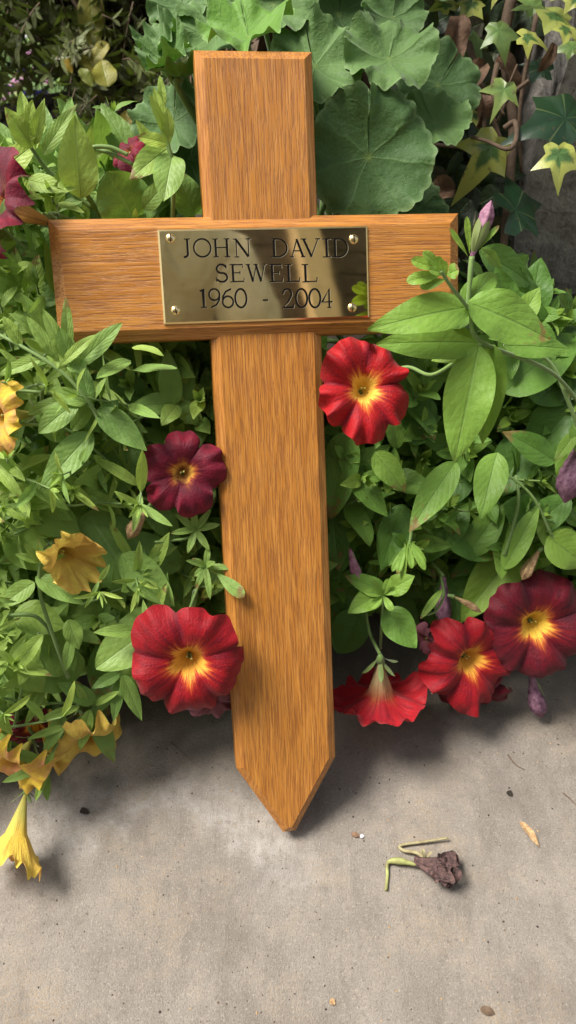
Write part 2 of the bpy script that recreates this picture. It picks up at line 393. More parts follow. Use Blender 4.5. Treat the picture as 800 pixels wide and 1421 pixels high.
# timber outline in its own coordinates (for keeping background leaves off it)
W2 = .035; TOP = .4549; B1 = .3618; B0 = .290; AL = .1264; AR = .1251; TIP = .0532
def over_cross(p, m=.002):
    q = CROSSI @ p
    if q.z < -TH-.001: return False
    c = CROSSI @ CAM; d = q-c
    h = c + d*((0-c.z)/d.z) if abs(d.z) > 1e-6 else q
    for g in (h, q):
        x, y = g.x, g.y
        if B0-m < y < B1+m and -AL-m < x < AR+m: return True
        if 0 <= y < TOP+m and abs(x) < W2+m: return True
        if -TIP-m < y < 0 and abs(x) < (W2+m)*(1+y/TIP)+m: return True
    return False
# places of the open blooms: leaves grow round them, not through them
BLOOMS = [(507, 540, 60, .022), (254, 657, 58, .002), (262, 920, 78, .016), (528, 960, 55, -.04), (655, 918, 60, -.03), (745, 869, 70, -.024), (10, 285, 62, .02), (60, 292, 20, .01), (4, 578, 46, .006), (98, 770, 48, 0),
          (122, 1028, 45, -.035), (24, 1160, 45, -.01), (18, 1062, 42, -.02), (178, 205, 26, -.055), (103, 215, 30, -.01), (150, 270, 34, -.02), (235, 170, 26, -.01), (230, 240, 30, -.01), (40, 165, 24, -.015), (20, 110, 60, -.05)]
HERO = [False]
class Guard(MB):
    """a leaf mesh that refuses leaves lying across the timber"""
    def add(s, vs, fs, uvs=None, tint=(.5, .5, .5), mi=0):
        if any(over_cross(v) for v in vs[::3]): return
        for v in ([] if HERO[0] else vs[::5]):
            x, y = topx(v)
            for cx_, cy_, rr_, off_ in BLOOMS:
                if (x-cx_)**2+(y-cy_)**2 < rr_*rr_ and (CROSSI @ v).z > off_-.012: return
        super().add(vs, fs, uvs, tint, mi)

# ------------------------------------------------------------------ setting
def sheet(name, x0, x1, y0, y1, nx, ny, z, mat, kind='structure'):
    mb = MB(); vs = []
    for j in range(ny+1):
        for i in range(nx+1):
            x = x0+(x1-x0)*i/nx; y = y0+(y1-y0)*j/ny; vs.append((x, y, z(x, y)))
    mb.add(vs, [(j*(nx+1)+i, j*(nx+1)+i+1, (j+1)*(nx+1)+i+1, (j+1)*(nx+1)+i) for j in range(ny) for i in range(nx)])
    return tag(mb.build(name, mat), kind=kind)
sheet('ground', -60, 60, -60, 60, 8, 8, lambda x, y: -.012, M_grass)
sheet('concrete_paving', -2.5, 2.5, -3.5, .62, 4, 4, lambda x, y: 0.0, M_conc)
def soilz(x, y):
    t = max(0, min(1, (y-.44)/.25)); e = min(1, max(0, (x+1.0)/.1))*min(1, max(0, (1.2-x)/.1))
    return (-.012 + (.012+.22*t**.8 + .02*noise.noise(V((x*14, y*14, 0))))*e) if t > 0 else -.014
sheet('soil', -1.05, 1.25, .43, 1.12, 70, 30, soilz, M_soil)

# ------------------------------------------------------------------ memorial cross
cross = bpy.data.objects.new('memorial_cross', None); col.objects.link(cross)
cross.matrix_basis = CROSSM; cross.empty_display_size = .05
tag(cross, 'varnished oak memorial cross with brass plaque leaning on the flowers', 'cross')
def prism(mb, outline, z0, z1, bev, bevback=.001, mi=0, bevs=None):
    """outline CCW in local xy; front bevel width bev"""
    n = len(outline); pts = [V((x, y)) for x, y in outline]
    def inset(d):
        r = []
        for i in range(n):
            a, b, c = pts[i-1], pts[i], pts[(i+1) % n]
            e1 = (b-a).normalized(); e2 = (c-b).normalized(); n1 = V((-e1.y, e1.x)); n2 = V((-e2.y, e2.x))
            m = n1+n2; m = m/max(.2, m.dot(n1)) if m.length > 0 else n1
            m = (n1+n2).normalized(); r.append(b + m*(d/max(.3, m.dot(n1))))
        return r
    # tiny rounding at both bevel edges so that light catches them
    lay = [(.0006, z0), (0, z0+.0006), (0, z1-bev*.62-.0006), (.0004, z1-bev*.62), (bev-.0006, z1-.0004), (bev, z1)]
    vs = []
    for d, z in lay: vs += [(p.x, p.y, z) for p in inset(d)]
    fs = []
    for k in range(len(lay)-1):
        for i in range(n): fs.append((k*n+i, k*n+(i+1) % n, (k+1)*n+(i+1) % n, (k+1)*n+i))
    fs.append(tuple((len(lay)-1)*n+i for i in range(n))); fs.append(tuple(reversed(range(n))))
    mb.add(vs, fs)
mb = MB(); b = .0054
prism(mb, [(-.0045, -TIP), (.0045, -TIP), (W2, 0), (W2, TOP), (-W2, TOP), (-W2, 0)], -TH, 0, b)
sh = mb.build('upright', M_woodV, None, mat=Matrix(), smooth=False); sh.parent = cross
mb = MB()
prism(mb, [(-AL, B0), (AR, B0), (AR, B1), (-AL, B1)], -TH-.0015, .0032, .0068)
bar = mb.build('crossbar', M_woodH, None, mat=Matrix(), smooth=False); bar.parent = cross
PZ = .0032
def loc(px, py, z=PZ):
    return CROSSI @ Q(px, py, z)
pc = [loc(*q) for q in ((218, 316), (511, 317), (511, 444), (228, 447))]
x0 = (pc[0].x+pc[3].x)/2; x1 = (pc[1].x+pc[2].x)/2; y1 = (pc[0].y+pc[1].y)/2; y0 = (pc[2].y+pc[3].y)/2
mb = MB()
def plate(mb, x0, x1, y0, y1, z0, z1, bv):
    lay = [(0, z0), (0, z1-bv*.7), (bv, z1)]; vs = []; fs = []
    for d, z in lay: vs += [(x0+d, y0+d, z), (x1-d, y0+d, z), (x1-d, y1-d, z), (x0+d, y1-d, z)]
    mb.add(vs, [(k*4+i, k*4+(i+1) % 4, k*4+4+(i+1) % 4, k*4+4+i) for k in range(2) for i in range(4)], mi=1)
    mb.add([vs[8], vs[9], vs[10], vs[11]], [(0, 1, 2, 3)], mi=0)
PT = PZ+.0016
plate(mb, x0, x1, y0, y1, PZ+.0001, PT, .0011)
plaque = mb.build('plaque', [M_brass, M_rim], None, mat=Matrix(), smooth=False); plaque.parent = cross
tag(plaque, 'polished brass nameplate with black engraved serif lettering')
for k, (sx_, sy_) in enumerate(((237, 331), (491, 332), (244, 431), (489, 427))):
    c = loc(sx_, sy_, PT); mb = MB(); rr_ = .0029; nseg = 20
    vs = []; fs = []
    for i in range(6):
        a = i/5*pi/2; vs += [(rr_*math.cos(a)*math.cos(2*pi*j/nseg) if i < 5 else .0001*math.cos(2*pi*j/nseg), rr_*math.cos(a)*math.sin(2*pi*j/nseg) if i < 5 else .0001*math.sin(2*pi*j/nseg), .0019*math.sin(a)) for j in range(nseg)]
    fs = [(i*nseg+j, i*nseg+(j+1) % nseg, (i+1)*nseg+(j+1) % nseg, (i+1)*nseg+j) for i in range(5) for j in range(nseg)]
    mb.add(vs, fs)
    ang = rnd.uniform(1.2, 1.9); e = V((math.cos(ang), math.sin(ang), 0)); f = V((-e.y, e.x, 0))
    L_ = .0025; w_ = .00028; zt = .00205
    mb.add([e*L_*s+f*w_*q+V((0, 0, zt-.0007*abs(s)*1.0)) for s, q in ((-1, -1), (0, -1), (1, -1), (1, 1), (0, 1), (-1, 1))], [(0, 1, 4, 5), (1, 2, 3, 4)], mi=1)
    s = mb.build('screw', [M_screw, M_ink], None, mat=Matrix()); s.parent = plaque; s.location = (c.x, c.y, PT)
# lettering drawn as ribbons: (points, width) in a box 0..1 high; widths per glyph
def arc(cx, cy, rx, ry, a0, a1, n=14): return [(cx+rx*math.cos(R_(a0+(a1-a0)*i/n)), cy+ry*math.sin(R_(a0+(a1-a0)*i/n))) for i in range(n+1)]
TK, TN = .115, .05
def ser(x, y, w=.16): return ([(x-w, y), (x+w, y)], TN)
def stemg(x, lo=0, hi=1): return [([(x, lo), (x, hi)], TK), ser(x, lo), ser(x, hi)]
GL = {
 'J': [([(.30, 1), (.30, .02)] + arc(.14, .02, .16, .22, 0, -110, 8), TK), ser(.30, 1)],
 'O': [(arc(.45, .5, .40, .50, 0, 360, 30), .085)],
 'H': stemg(.18)+stemg(.82)+[([(.18, .52), (.82, .52)], TN)],
 'N': [([(.16, 0), (.16, 1)], TN), ser(.16, 0, .13), ([(.14, 1), (.80, .0)], TK), ([(.82, 0), (.82, 1)], TN), ser(.82, 1, .13), ser(.10, 1, .10)],
 'D': stemg(.16)+[([(.16, 1)]+arc(.36, .5, .50, .50, 90, -90, 18)+[(.16, 0)], .075)],
 'A': [([(.12, 0), (.48, 1)], TN), ([(.46, 1), (.86, 0)], TK), ([(.24, .34), (.72, .34)], TN), ser(.12, 0, .12), ser(.86, 0, .14)],
 'V': [([(.12, 1), (.50, 0)], TK), ([(.48, 0), (.84, 1)], TN), ser(.12, 1, .14), ser(.84, 1, .12)],
 'I': stemg(.2),
 'S': [(arc(.36, .74, .24, .24, 20, 270, 16)+arc(.36, .26, .27, .25, 90, -160, 16)[1:], .10), ([(.60, .98), (.60, .74)], TN), ([(.09, .28), (.09, .02)], TN)],
 'E': stemg(.16)+[([(.16, .985), (.66, .985), (.66, .80)], TN), ([(.16, .52), (.52, .52)], TN), ([(.52, .62), (.52, .42)], TN), ([(.16, .015), (.70, .015), (.72, .22)], TN)],
 'W': [([(.10, 1), (.34, 0)], TK), ([(.33, 0), (.55, .96)], TN), ([(.52, 1), (.78, 0)], TK), ([(.77, 0), (1.0, 1)], TN), ser(.10, 1, .12), ser(.52, 1, .12), ser(1.0, 1, .10)],
 'L': stemg(.16)+[([(.16, .015), (.70, .015), (.72, .24)], TN)],
 '1': [([(.22, 0), (.22, 1), (.06, .88)], .10), ser(.22, 0, .16)],
 '9': [(arc(.34, .68, .25, .31, 0, 360, 22), .085), ([(.59, .70), (.56, .38), (.42, .12), (.16, -.02)], .085)],
 '6': [(arc(.34, .31, .25, .31, 0, 360, 22), .085), ([(.09, .30), (.12, .62), (.26, .88), (.52, 1.02)], .085)],
 '0': [(arc(.34, .5, .27, .50, 0, 360, 26), .09)],
 '-': [([(.05, .40), (.42, .40)], .08)],
 '2': [([(.08, .74)]+arc(.32, .74, .23, .25, 170, -25, 12)+[(.36, .34), (.08, .04), (.62, .04), (.64, .20)], .085)],
 '4': [([(.50, 0), (.50, 1), (.06, .30), (.70, .30)], .075), ser(.50, 0, .12)],
}
def ribbon(mb, pts, w, z, h, mi=0):
    n = len(pts); pts = [V((p[0], p[1], 0)) for p in pts]; Lf = []; Rt = []
    closed = (pts[0]-pts[-1]).length < 1e-6
    for i in range(n):
        a = pts[i-1] if i else (pts[-2] if closed else pts[0]); b = pts[(i+1)] if i < n-1 else (pts[1] if closed else pts[-1])
        d = (b-a).normalized(); q = V((-d.y, d.x, 0)); c0 = pts[i]
        e1 = (pts[i]-a); e2 = (b-pts[i]); k = 1
        if e1.length > 1e-9 and e2.length > 1e-9:
            cs = max(-1, min(1, e1.normalized().dot(e2.normalized()))); k = min(1.6, 1/max(.4, math.sqrt((1+cs)/2)))
        Lf.append(c0+q*w*.5*k); Rt.append(c0-q*w*.5*k)
    vs = [V((p.x, p.y, z+h)) for p in Lf+Rt] + [V((p.x, p.y, z)) for p in Lf+Rt]
    fs = []
    for i in range(n-1):
        fs.append((i, n+i, n+i+1, i+1)); fs.append((i, i+1, 2*n+i+1, 2*n+i)); fs.append((n+i+1, n+i, 3*n+i, 3*n+i+1))
    fs.append((0, 2*n, 3*n, n)); fs.append((n-1, 2*n-1, 4*n-1, 3*n-1))
    mb.add(vs, fs, mi=mi)
mbl = MB(); cnt = 0
LINES = [((356.6, 331.8), 'JOHNDAVID', ((255.5, 265.8), (270, 293.5), (296.4, 320), (325, 349), (377, 399), (403, 424), (418.5, 445.5), (448.5, 459.5), (461.7, 482.5))),
         ((391.2, 367.2), 'SEWELL', ((301.2, 316), (320, 339.5), (342.5, 371), (374.5, 393), (397, 416.5), (420, 440.5))),
         ((426.8, 401.2), '1960-2004', ((279, 288), (291.5, 306), (309.8, 324.5), (327.4, 343), (365.5, 373), (393.5, 408), (411.5, 427), (429.8, 445.3), (447.5, 462)))]
for (yb, yt), txt, xs in LINES:
    for ch, (xl, xr) in zip(txt, xs):
        a = loc(xl, yb, PT); t_ = loc(xl, yt, PT); q_ = loc(xr, yb, PT); hgt = t_.y-a.y; wid = q_.x-a.x
        allp = [p for pts, w in GL[ch] for p in pts]; gx0 = min(p[0] for p in allp); gx1 = max(p[0] for p in allp); gy0 = min(p[1] for p in allp); gy1 = max(p[1] for p in allp)
        if ch == '-': gy0, gy1 = 0, 1
        for pts, w in GL[ch]:
            base = [(a.x+(p[0]-gx0)/(gx1-gx0)*wid, a.y+(p[1]-gy0)/(gy1-gy0)*hgt) for p in pts]
            cnt += 1; z = PT+.00004+cnt*.000003
            ribbon(mbl, [(p[0]+.00036, p[1]-.00026) for p in base], w*hgt*.95, z-.00003, .0, 1)  # pale offset copy painted as the highlight along each cut edge
            ribbon(mbl, base, w*hgt*1.12, z, .00012, 0)
lt = mbl.build('lettering', [M_ink, M_edgeglint], None, mat=Matrix(), smooth=False); lt.parent = plaque
tag(lt, 'black engraved serif letters and dates in three lines')

# ------------------------------------------------------------------ petunia plants
UP = V((0, 0, 1))
def shoot(fol, stm, root, d, n_nodes, L, leafL, leafW, kind, tone, grav=.3, yel=0.0, rstem=.0011):
    d = d.normalized(); pts = [root]; dirs = [d]; p = root.copy()
    for i in range(n_nodes):
        d = (d + V((rnd.gauss(0, .13), rnd.gauss(0, .13), rnd.gauss(0, .1)-grav*.12))).normalized()
        p = p + d*(L/n_nodes); pts.append(p.copy()); dirs.append(d.copy())
    tube(stm, pts, rstem, rstem*.6, 5, (.5, 0, 0), cap=False)
    ang = rnd.random()*6.28
    for i in range(1, n_nodes+1):
        t = i/n_nodes; a = dirs[i]; o1 = a.orthogonal().normalized(); o2 = a.cross(o1)
        for k in range(2):
            th = ang + k*pi + rnd.gauss(0, .25)
            rad = o1*math.cos(th)+o2*math.sin(th)
            sz = (1-.45*t**2)*rnd.uniform(.75, 1.15)
            dd = (rad*rnd.uniform(.8, 1.0) + a*(.25+.45*t) + UP*.12).normalized()
            tn = (max(0, min(1, tone + rnd.gauss(0, .18)+.25*t)), max(0, min(.9, yel*rnd.random()+(.35*t*t if rnd.random() < .5 else 0))), rnd.random())
            leaf(fol, pts[i], dd, a+UP*.25, leafL*sz, leafW*sz, kind, rnd.uniform(.1, .9), rnd.uniform(.1, .55), tn, wav=.05, twist=rnd.gauss(0, .25))
        ang += 1.57+rnd.gauss(0, .2)
    a = dirs[-1]; o1 = a.orthogonal().normalized(); o2 = a.cross(o1)
    for k in range(5):
        th = ang+k*2.4; rad = o1*math.cos(th)+o2*math.sin(th); sz = rnd.uniform(.22, .45)
        leaf(fol, pts[-1], (rad*.55+a), a, leafL*sz, leafW*sz*.8, kind, -.2, .5, (min(1, tone+.3), .35, .5), nl=5, nw=1)
plantL = empty('petunia_plant', Q(120, 1000, -.09)*1.0, 'bushy petunia with narrow pale leaves, yellow and maroon blooms, left of the cross', 'petunia')
plantR = empty('petunia_plant', Q(640, 905, -.10)*1.0, 'bushy petunia with broad green leaves and red blooms, right of the cross', 'petunia')
plantL.location.z = 0; plantR.location.z = 0
folL, folR = Guard(), Guard()
class StemIn:
    def __init__(s, g): s.g = g
    def add(s, vs, fs, uvs=None, tint=(.5, .5, .5), mi=0): s.g.add(vs, fs, uvs, tint, 1)
stL, stR = StemIn(folL), StemIn(folR)
def inter(x, xs, ys):
    if x <= xs[0]: return ys[0]
    for i in range(len(xs)-1):
        if x <= xs[i+1]: return ys[i]+(ys[i+1]-ys[i])*(x-xs[i])/(xs[i+1]-xs[i])
    return ys[-1]
def botL(x): return inter(x, (-200, 0, 60, 150, 200, 330, 400), (1080, 1040, 1000, 945, 900, 880, 860))
def topL(x): return inter(x, (-200, 0, 60, 120, 180, 260, 300, 400), (250, 250, 240, 200, 235, 245, 470, 500))
def botR(x): return inter(x, (380, 470, 560, 640, 800, 1000), (820, 840, 830, 840, 865, 900))
def topR(x): return inter(x, (380, 450, 640, 660, 740, 800, 1000), (490, 490, 480, 370, 420, 470, 480))
nzv = NZ
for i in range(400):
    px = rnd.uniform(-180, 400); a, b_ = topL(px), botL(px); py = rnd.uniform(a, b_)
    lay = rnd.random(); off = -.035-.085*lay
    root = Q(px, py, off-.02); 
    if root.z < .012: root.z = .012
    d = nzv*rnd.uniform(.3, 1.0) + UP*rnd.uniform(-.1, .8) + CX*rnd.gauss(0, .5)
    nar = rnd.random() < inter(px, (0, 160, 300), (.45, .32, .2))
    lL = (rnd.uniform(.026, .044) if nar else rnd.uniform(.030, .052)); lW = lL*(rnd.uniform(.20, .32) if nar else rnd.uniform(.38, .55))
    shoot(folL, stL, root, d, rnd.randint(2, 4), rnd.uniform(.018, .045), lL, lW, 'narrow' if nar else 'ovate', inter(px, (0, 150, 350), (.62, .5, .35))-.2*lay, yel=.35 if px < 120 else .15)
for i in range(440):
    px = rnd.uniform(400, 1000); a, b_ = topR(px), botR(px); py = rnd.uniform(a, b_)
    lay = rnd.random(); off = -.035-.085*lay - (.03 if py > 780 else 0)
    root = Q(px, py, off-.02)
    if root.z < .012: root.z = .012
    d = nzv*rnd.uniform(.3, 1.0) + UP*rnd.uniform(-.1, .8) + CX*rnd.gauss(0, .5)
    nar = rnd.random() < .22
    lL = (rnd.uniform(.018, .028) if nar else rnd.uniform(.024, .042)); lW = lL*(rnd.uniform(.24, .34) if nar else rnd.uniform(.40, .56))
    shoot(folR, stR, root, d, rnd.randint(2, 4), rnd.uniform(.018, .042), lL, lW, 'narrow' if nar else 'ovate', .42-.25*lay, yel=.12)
for i in range(75):
    px = rnd.uniform(-120, 210); py = rnd.uniform(340, botL(px)-25)
    root = Q(px, py, rnd.uniform(-.035, -.012))
    if root.z < .01: root.z = .01
    d = nzv*rnd.uniform(.1, .8) + UP*rnd.uniform(-.2, .6) + CX*rnd.gauss(.3, .6)
    lL = rnd.uniform(.026, .042)
    shoot(folL, stL, root, d, rnd.randint(3, 5), rnd.uniform(.03, .055), lL, lL*rnd.uniform(.16, .30), 'narrow', rnd.uniform(.55, .95), yel=.45, rstem=.0010)
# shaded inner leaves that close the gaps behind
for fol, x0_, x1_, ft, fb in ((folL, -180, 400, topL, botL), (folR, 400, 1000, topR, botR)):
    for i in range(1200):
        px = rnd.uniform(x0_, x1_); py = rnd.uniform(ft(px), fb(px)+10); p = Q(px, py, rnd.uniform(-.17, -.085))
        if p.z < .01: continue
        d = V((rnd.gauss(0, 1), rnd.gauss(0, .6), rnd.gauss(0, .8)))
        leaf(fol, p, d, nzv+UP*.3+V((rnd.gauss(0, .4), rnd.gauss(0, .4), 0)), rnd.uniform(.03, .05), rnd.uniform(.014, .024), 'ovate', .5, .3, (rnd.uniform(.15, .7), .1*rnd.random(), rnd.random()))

# hand placed leaves: base px, tip px, width px, offset base, offset tip, tone, yellow, kind, curl
def hleaf(mb, bx, by, tx, ty, w, ob, ot, tone=.6, yel=0.0, kind='ovate', curl=.35, fold=.28, up=.5, side=0.0, wav=.05, tw=0.0):
    a = Q(bx, by, ob); b = Q(tx, ty, ot)
    dd = b-a; L = dd.length*1.03; W = w/FPX*depth((a+b)/2)*1.12
    view = (CAM-(a+b)/2).normalized()
    n = (view + UP*up + CX*side)
    # curl bends away from the normal: aim a little above so that the tip still lands
    d_, n_ = ortho(dd, n); dd2 = (d_*math.cos(curl/2) + n_*math.sin(curl/2))
    leaf(mb, a, dd2, n_, L, W, kind, curl, fold, (tone, yel, rnd.random()), nl=18, nw=5, wav=wav, twist=tw)
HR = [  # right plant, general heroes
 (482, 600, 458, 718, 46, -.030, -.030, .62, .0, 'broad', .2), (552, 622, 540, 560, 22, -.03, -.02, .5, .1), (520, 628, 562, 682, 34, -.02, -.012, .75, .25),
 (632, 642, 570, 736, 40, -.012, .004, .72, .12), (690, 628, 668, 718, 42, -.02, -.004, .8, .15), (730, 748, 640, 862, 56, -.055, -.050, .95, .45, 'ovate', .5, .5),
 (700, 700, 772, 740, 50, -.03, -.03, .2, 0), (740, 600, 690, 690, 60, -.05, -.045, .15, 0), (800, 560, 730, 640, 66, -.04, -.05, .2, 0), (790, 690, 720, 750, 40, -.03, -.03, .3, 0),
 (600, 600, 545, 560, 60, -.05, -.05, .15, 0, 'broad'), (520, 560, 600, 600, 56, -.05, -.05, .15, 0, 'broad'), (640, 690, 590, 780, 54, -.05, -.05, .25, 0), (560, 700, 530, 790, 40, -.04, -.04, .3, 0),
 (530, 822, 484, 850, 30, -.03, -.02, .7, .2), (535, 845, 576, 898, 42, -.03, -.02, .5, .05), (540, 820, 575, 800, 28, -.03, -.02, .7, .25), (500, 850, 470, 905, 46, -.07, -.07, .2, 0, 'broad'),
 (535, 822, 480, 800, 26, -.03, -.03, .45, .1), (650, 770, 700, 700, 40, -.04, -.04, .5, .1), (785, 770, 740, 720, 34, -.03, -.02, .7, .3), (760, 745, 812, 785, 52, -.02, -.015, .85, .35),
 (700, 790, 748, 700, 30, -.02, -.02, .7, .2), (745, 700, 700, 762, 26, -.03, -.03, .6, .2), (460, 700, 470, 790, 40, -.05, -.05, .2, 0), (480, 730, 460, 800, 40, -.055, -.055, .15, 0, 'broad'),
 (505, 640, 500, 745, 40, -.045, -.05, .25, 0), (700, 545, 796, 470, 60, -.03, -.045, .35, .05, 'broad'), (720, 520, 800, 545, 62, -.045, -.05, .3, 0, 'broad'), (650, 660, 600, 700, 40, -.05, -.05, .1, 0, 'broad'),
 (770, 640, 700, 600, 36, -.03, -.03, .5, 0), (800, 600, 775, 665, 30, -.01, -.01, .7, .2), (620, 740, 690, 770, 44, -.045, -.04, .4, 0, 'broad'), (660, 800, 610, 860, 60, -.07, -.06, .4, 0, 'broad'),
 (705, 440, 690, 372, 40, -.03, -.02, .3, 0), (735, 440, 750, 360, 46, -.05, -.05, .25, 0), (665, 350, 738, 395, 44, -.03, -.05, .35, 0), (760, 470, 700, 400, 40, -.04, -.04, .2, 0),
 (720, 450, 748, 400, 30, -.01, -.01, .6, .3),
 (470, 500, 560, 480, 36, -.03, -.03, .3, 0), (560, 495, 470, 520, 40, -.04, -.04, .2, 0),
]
HERO[0] = True
for q in HR: hleaf(folR, *q)
HL = [  # left plant
 (112, 275, 104, 163, 50, -.02, -.002, 1.0, .45, 'ovate', .2), (35, 200, 45, 140, 26, -.02, -.01, .9, .6), (45, 205, 8, 150, 28, -.02, -.01, .9, .7), (48, 200, 62, 138, 18, -.02, 0, .8, .5),
 (60, 215, 106, 146, 20, -.02, -.02, .75, .25), (120, 300, 188, 246, 66, -.03, -.02, .55, .0, 'broad', .2, .1), (186, 305, 150, 240, 70, -.035, -.02, .35, 0, 'broad', .2, .1),
 (232, 236, 190, 168, 16, -.02, -.01, .8, .6, 'narrow'), (236, 200, 214, 124, 16, -.01, -.005, .85, .6, 'narrow'), (236, 195, 232, 150, 14, -.01, -.002, .8, .5, 'narrow'), (234, 190, 208, 132, 12, -.01, 0, .9, .6, 'narrow'),
 (238, 190, 275, 128, 34, -.02, -.03, .7, .2), (234, 200, 192, 190, 18, -.01, -.005, .9, .8, 'narrow'), (236, 205, 182, 248, 36, -.015, -.005, .8, .3, 'ovate'), (240, 200, 276, 172, 26, -.02, -.02, .6, .1),
 (240, 215, 228, 278, 38, -.012, 0, .75, .1, 'broad'), (270, 300, 245, 235, 40, -.04, -.03, .4, 0), (120, 300, 60, 230, 24, -.02, -.01, .6, .3), (70, 300, 90, 230, 24, -.03, -.02, .7, .4),
 (0, 240, 50, 200, 34, -.03, -.03, .9, .7), (200, 290, 235, 250, 26, -.03, -.02, .5, .1), (40, 250, 90, 265, 26, -.02, -.01, .7, .4),
 (50, 300, 66, 370, 20, -.02, -.02, .3, .0), (75, 300, 80, 360, 28, -.045, -.04, .2, 0), (100, 470, 170, 520, 36, -.04, -.035, .5, 0),
 (136, 568, 202, 624, 36, .006, .012, .62, .0), (128, 600, 58, 680, 40, .004, .01, .7, .05), (190, 610, 120, 700, 66, -.03, -.03, .4, 0, 'broad'),
 (90, 612, 50, 560, 34, -.01, -.01, .65, .05), (88, 560, 140, 600, 26, -.005, -.005, .5, 0), (60, 640, 110, 680, 28, -.01, -.01, .75, .3),
 (240, 566, 232, 486, 30, -.028, -.025, .6, .1), (248, 560, 178, 566, 30, -.03, -.02, .6, .05), (246, 560, 282, 590, 26, -.03, -.028, .5, .1), (246, 562, 225, 590, 24, -.02, -.01, .85, .4), (258, 560, 262, 500, 22, -.03, -.03, .35, 0),
 (175, 480, 200, 530, 44, -.045, -.05, .25, 0, 'broad'), (205, 560, 150, 510, 36, -.045, -.045, .3, 0),
 (120, 712, 196, 828, 84, -.03, -.022, .42, .0, 'ovate', .3, .12), (168, 770, 240, 840, 46, -.012, -.008, .7, .12), (240, 852, 136, 926, 62, -.018, -.005, .75, .18, 'broad', .3), (250, 790, 170, 740, 44, -.03, -.03, .35, 0),
 (40, 700, 110, 740, 52, -.02, -.02, .6, .15), (10, 740, 70, 790, 50, -.01, -.01, .55, .2), (130, 830, 90, 760, 40, -.03, -.03, .4, 0), (50, 800, 115, 838, 26, .0, .004, .7, .1), (48, 808, 0, 842, 26, .0, .004, .75, .2),
 (205, 700, 250, 750, 34, -.03, -.03, .4, 0), (275, 700, 300, 680, 26, -.03, -.03, .6, .1), (282, 690, 312, 712, 26, -.02, -.018, .7, .2), (210, 790, 235, 740, 20, -.02, -.01, .9, .4),
 (60, 880, 20, 930, 20, .0, .0, .8, .4, 'narrow'), (95, 860, 110, 900, 24, -.01, -.01, .7, .2), (100, 950, 60, 900, 60, -.03, -.03, .5, .1, 'broad'), (40, 880, 100, 930, 62, -.03, -.03, .55, .15, 'broad'), (190, 880, 130, 960, 60, -.05, -.05, .35, 0, 'broad'),
 (20, 850, 90, 870, 44, -.02, -.02, .7, .3), (10, 900, 60, 960, 46, -.02, -.02, .7, .3),
]
for q in HL: hleaf(folL, *q)
HERO[0] = False

def sprig(parent, stem_pts, leaves, label=None, r=.0011, tips=(), mat=M_leafR, nh=160, r1=None):
    """a shoot: stem polyline (px,py,off), leaves as hleaf tuples, each a child"""
    pts = bez([Q(*p) for p in stem_pts], 10); mb = MB()
    tube(mb, pts, r, (r*.7 if r1 is None else r1), 8); hairs(mb, pts, r, nh)
    o = mb.build('shoot', M_stem, parent)
    if label: tag(o, label)
    for q in leaves:
        m = MB(); hleaf(m, *q)
        if m.v: m.build('leaf', mat, o)
    return o
# the sprig arching over the right arm of the crossbar, well in front of it
o1 = .058
sR = sprig(plantR, [(830, 600, -.01), (770, 520, .015), (668, 474, o1), (652, 432, o1+.006), (628, 400, o1+.018), (612, 376, o1+.026)], [
 (652, 426, 514, 457, 52, o1+.006, o1+.01, .78, .18, 'ovate', .35), (664, 476, 526, 478, 50, o1-.004, o1-.006, .68, .1, 'ovate', .3), (650, 420, 760, 470, 64, o1+.008, o1+.008, .85, .15, 'ovate', .35, .2),
 (665, 480, 632, 638, 62, o1, o1-.006, .8, .2, 'ovate', .35, .22), (684, 478, 670, 612, 44, o1-.006, o1-.012, .75, .25, 'ovate', .3), (655, 440, 600, 432, 40, o1-.004, o1-.01, .5, .1, 'ovate'),
 (640, 425, 690, 380, 34, o1-.01, o1-.02, .55, .1), (700, 480, 790, 485, 34, o1-.02, o1-.02, .5, .1), (660, 482, 600, 500, 26, o1-.006, o1-.02, .7, .4),
 (616, 380, 566, 390, 17, o1+.014, o1+.012, .85, .3, 'spoon', .2), (614, 376, 572, 361, 15, o1+.016, o1+.016, .9, .35, 'spoon', .2), (614, 374, 588, 350, 13, o1+.016, o1+.02, .9, .35, 'spoon', .2),
 (616, 376, 604, 358, 13, o1+.018, o1+.024, .95, .4, 'spoon', .3), (620, 382, 637, 374, 20, o1+.016, o1+.022, .9, .3, 'spoon', .5), (618, 386, 612, 362, 14, o1+.02, o1+.028, .9, .3, 'spoon', .3), (620, 388, 584, 398, 15, o1+.014, o1+.01, .7, .2, 'spoon', .3),
 (616, 380, 596, 374, 12, o1+.02, o1+.026, .8, .3, 'spoon', .3)],
 'leafy shoot arching in front of the right end of the crossbar', r=.0014)
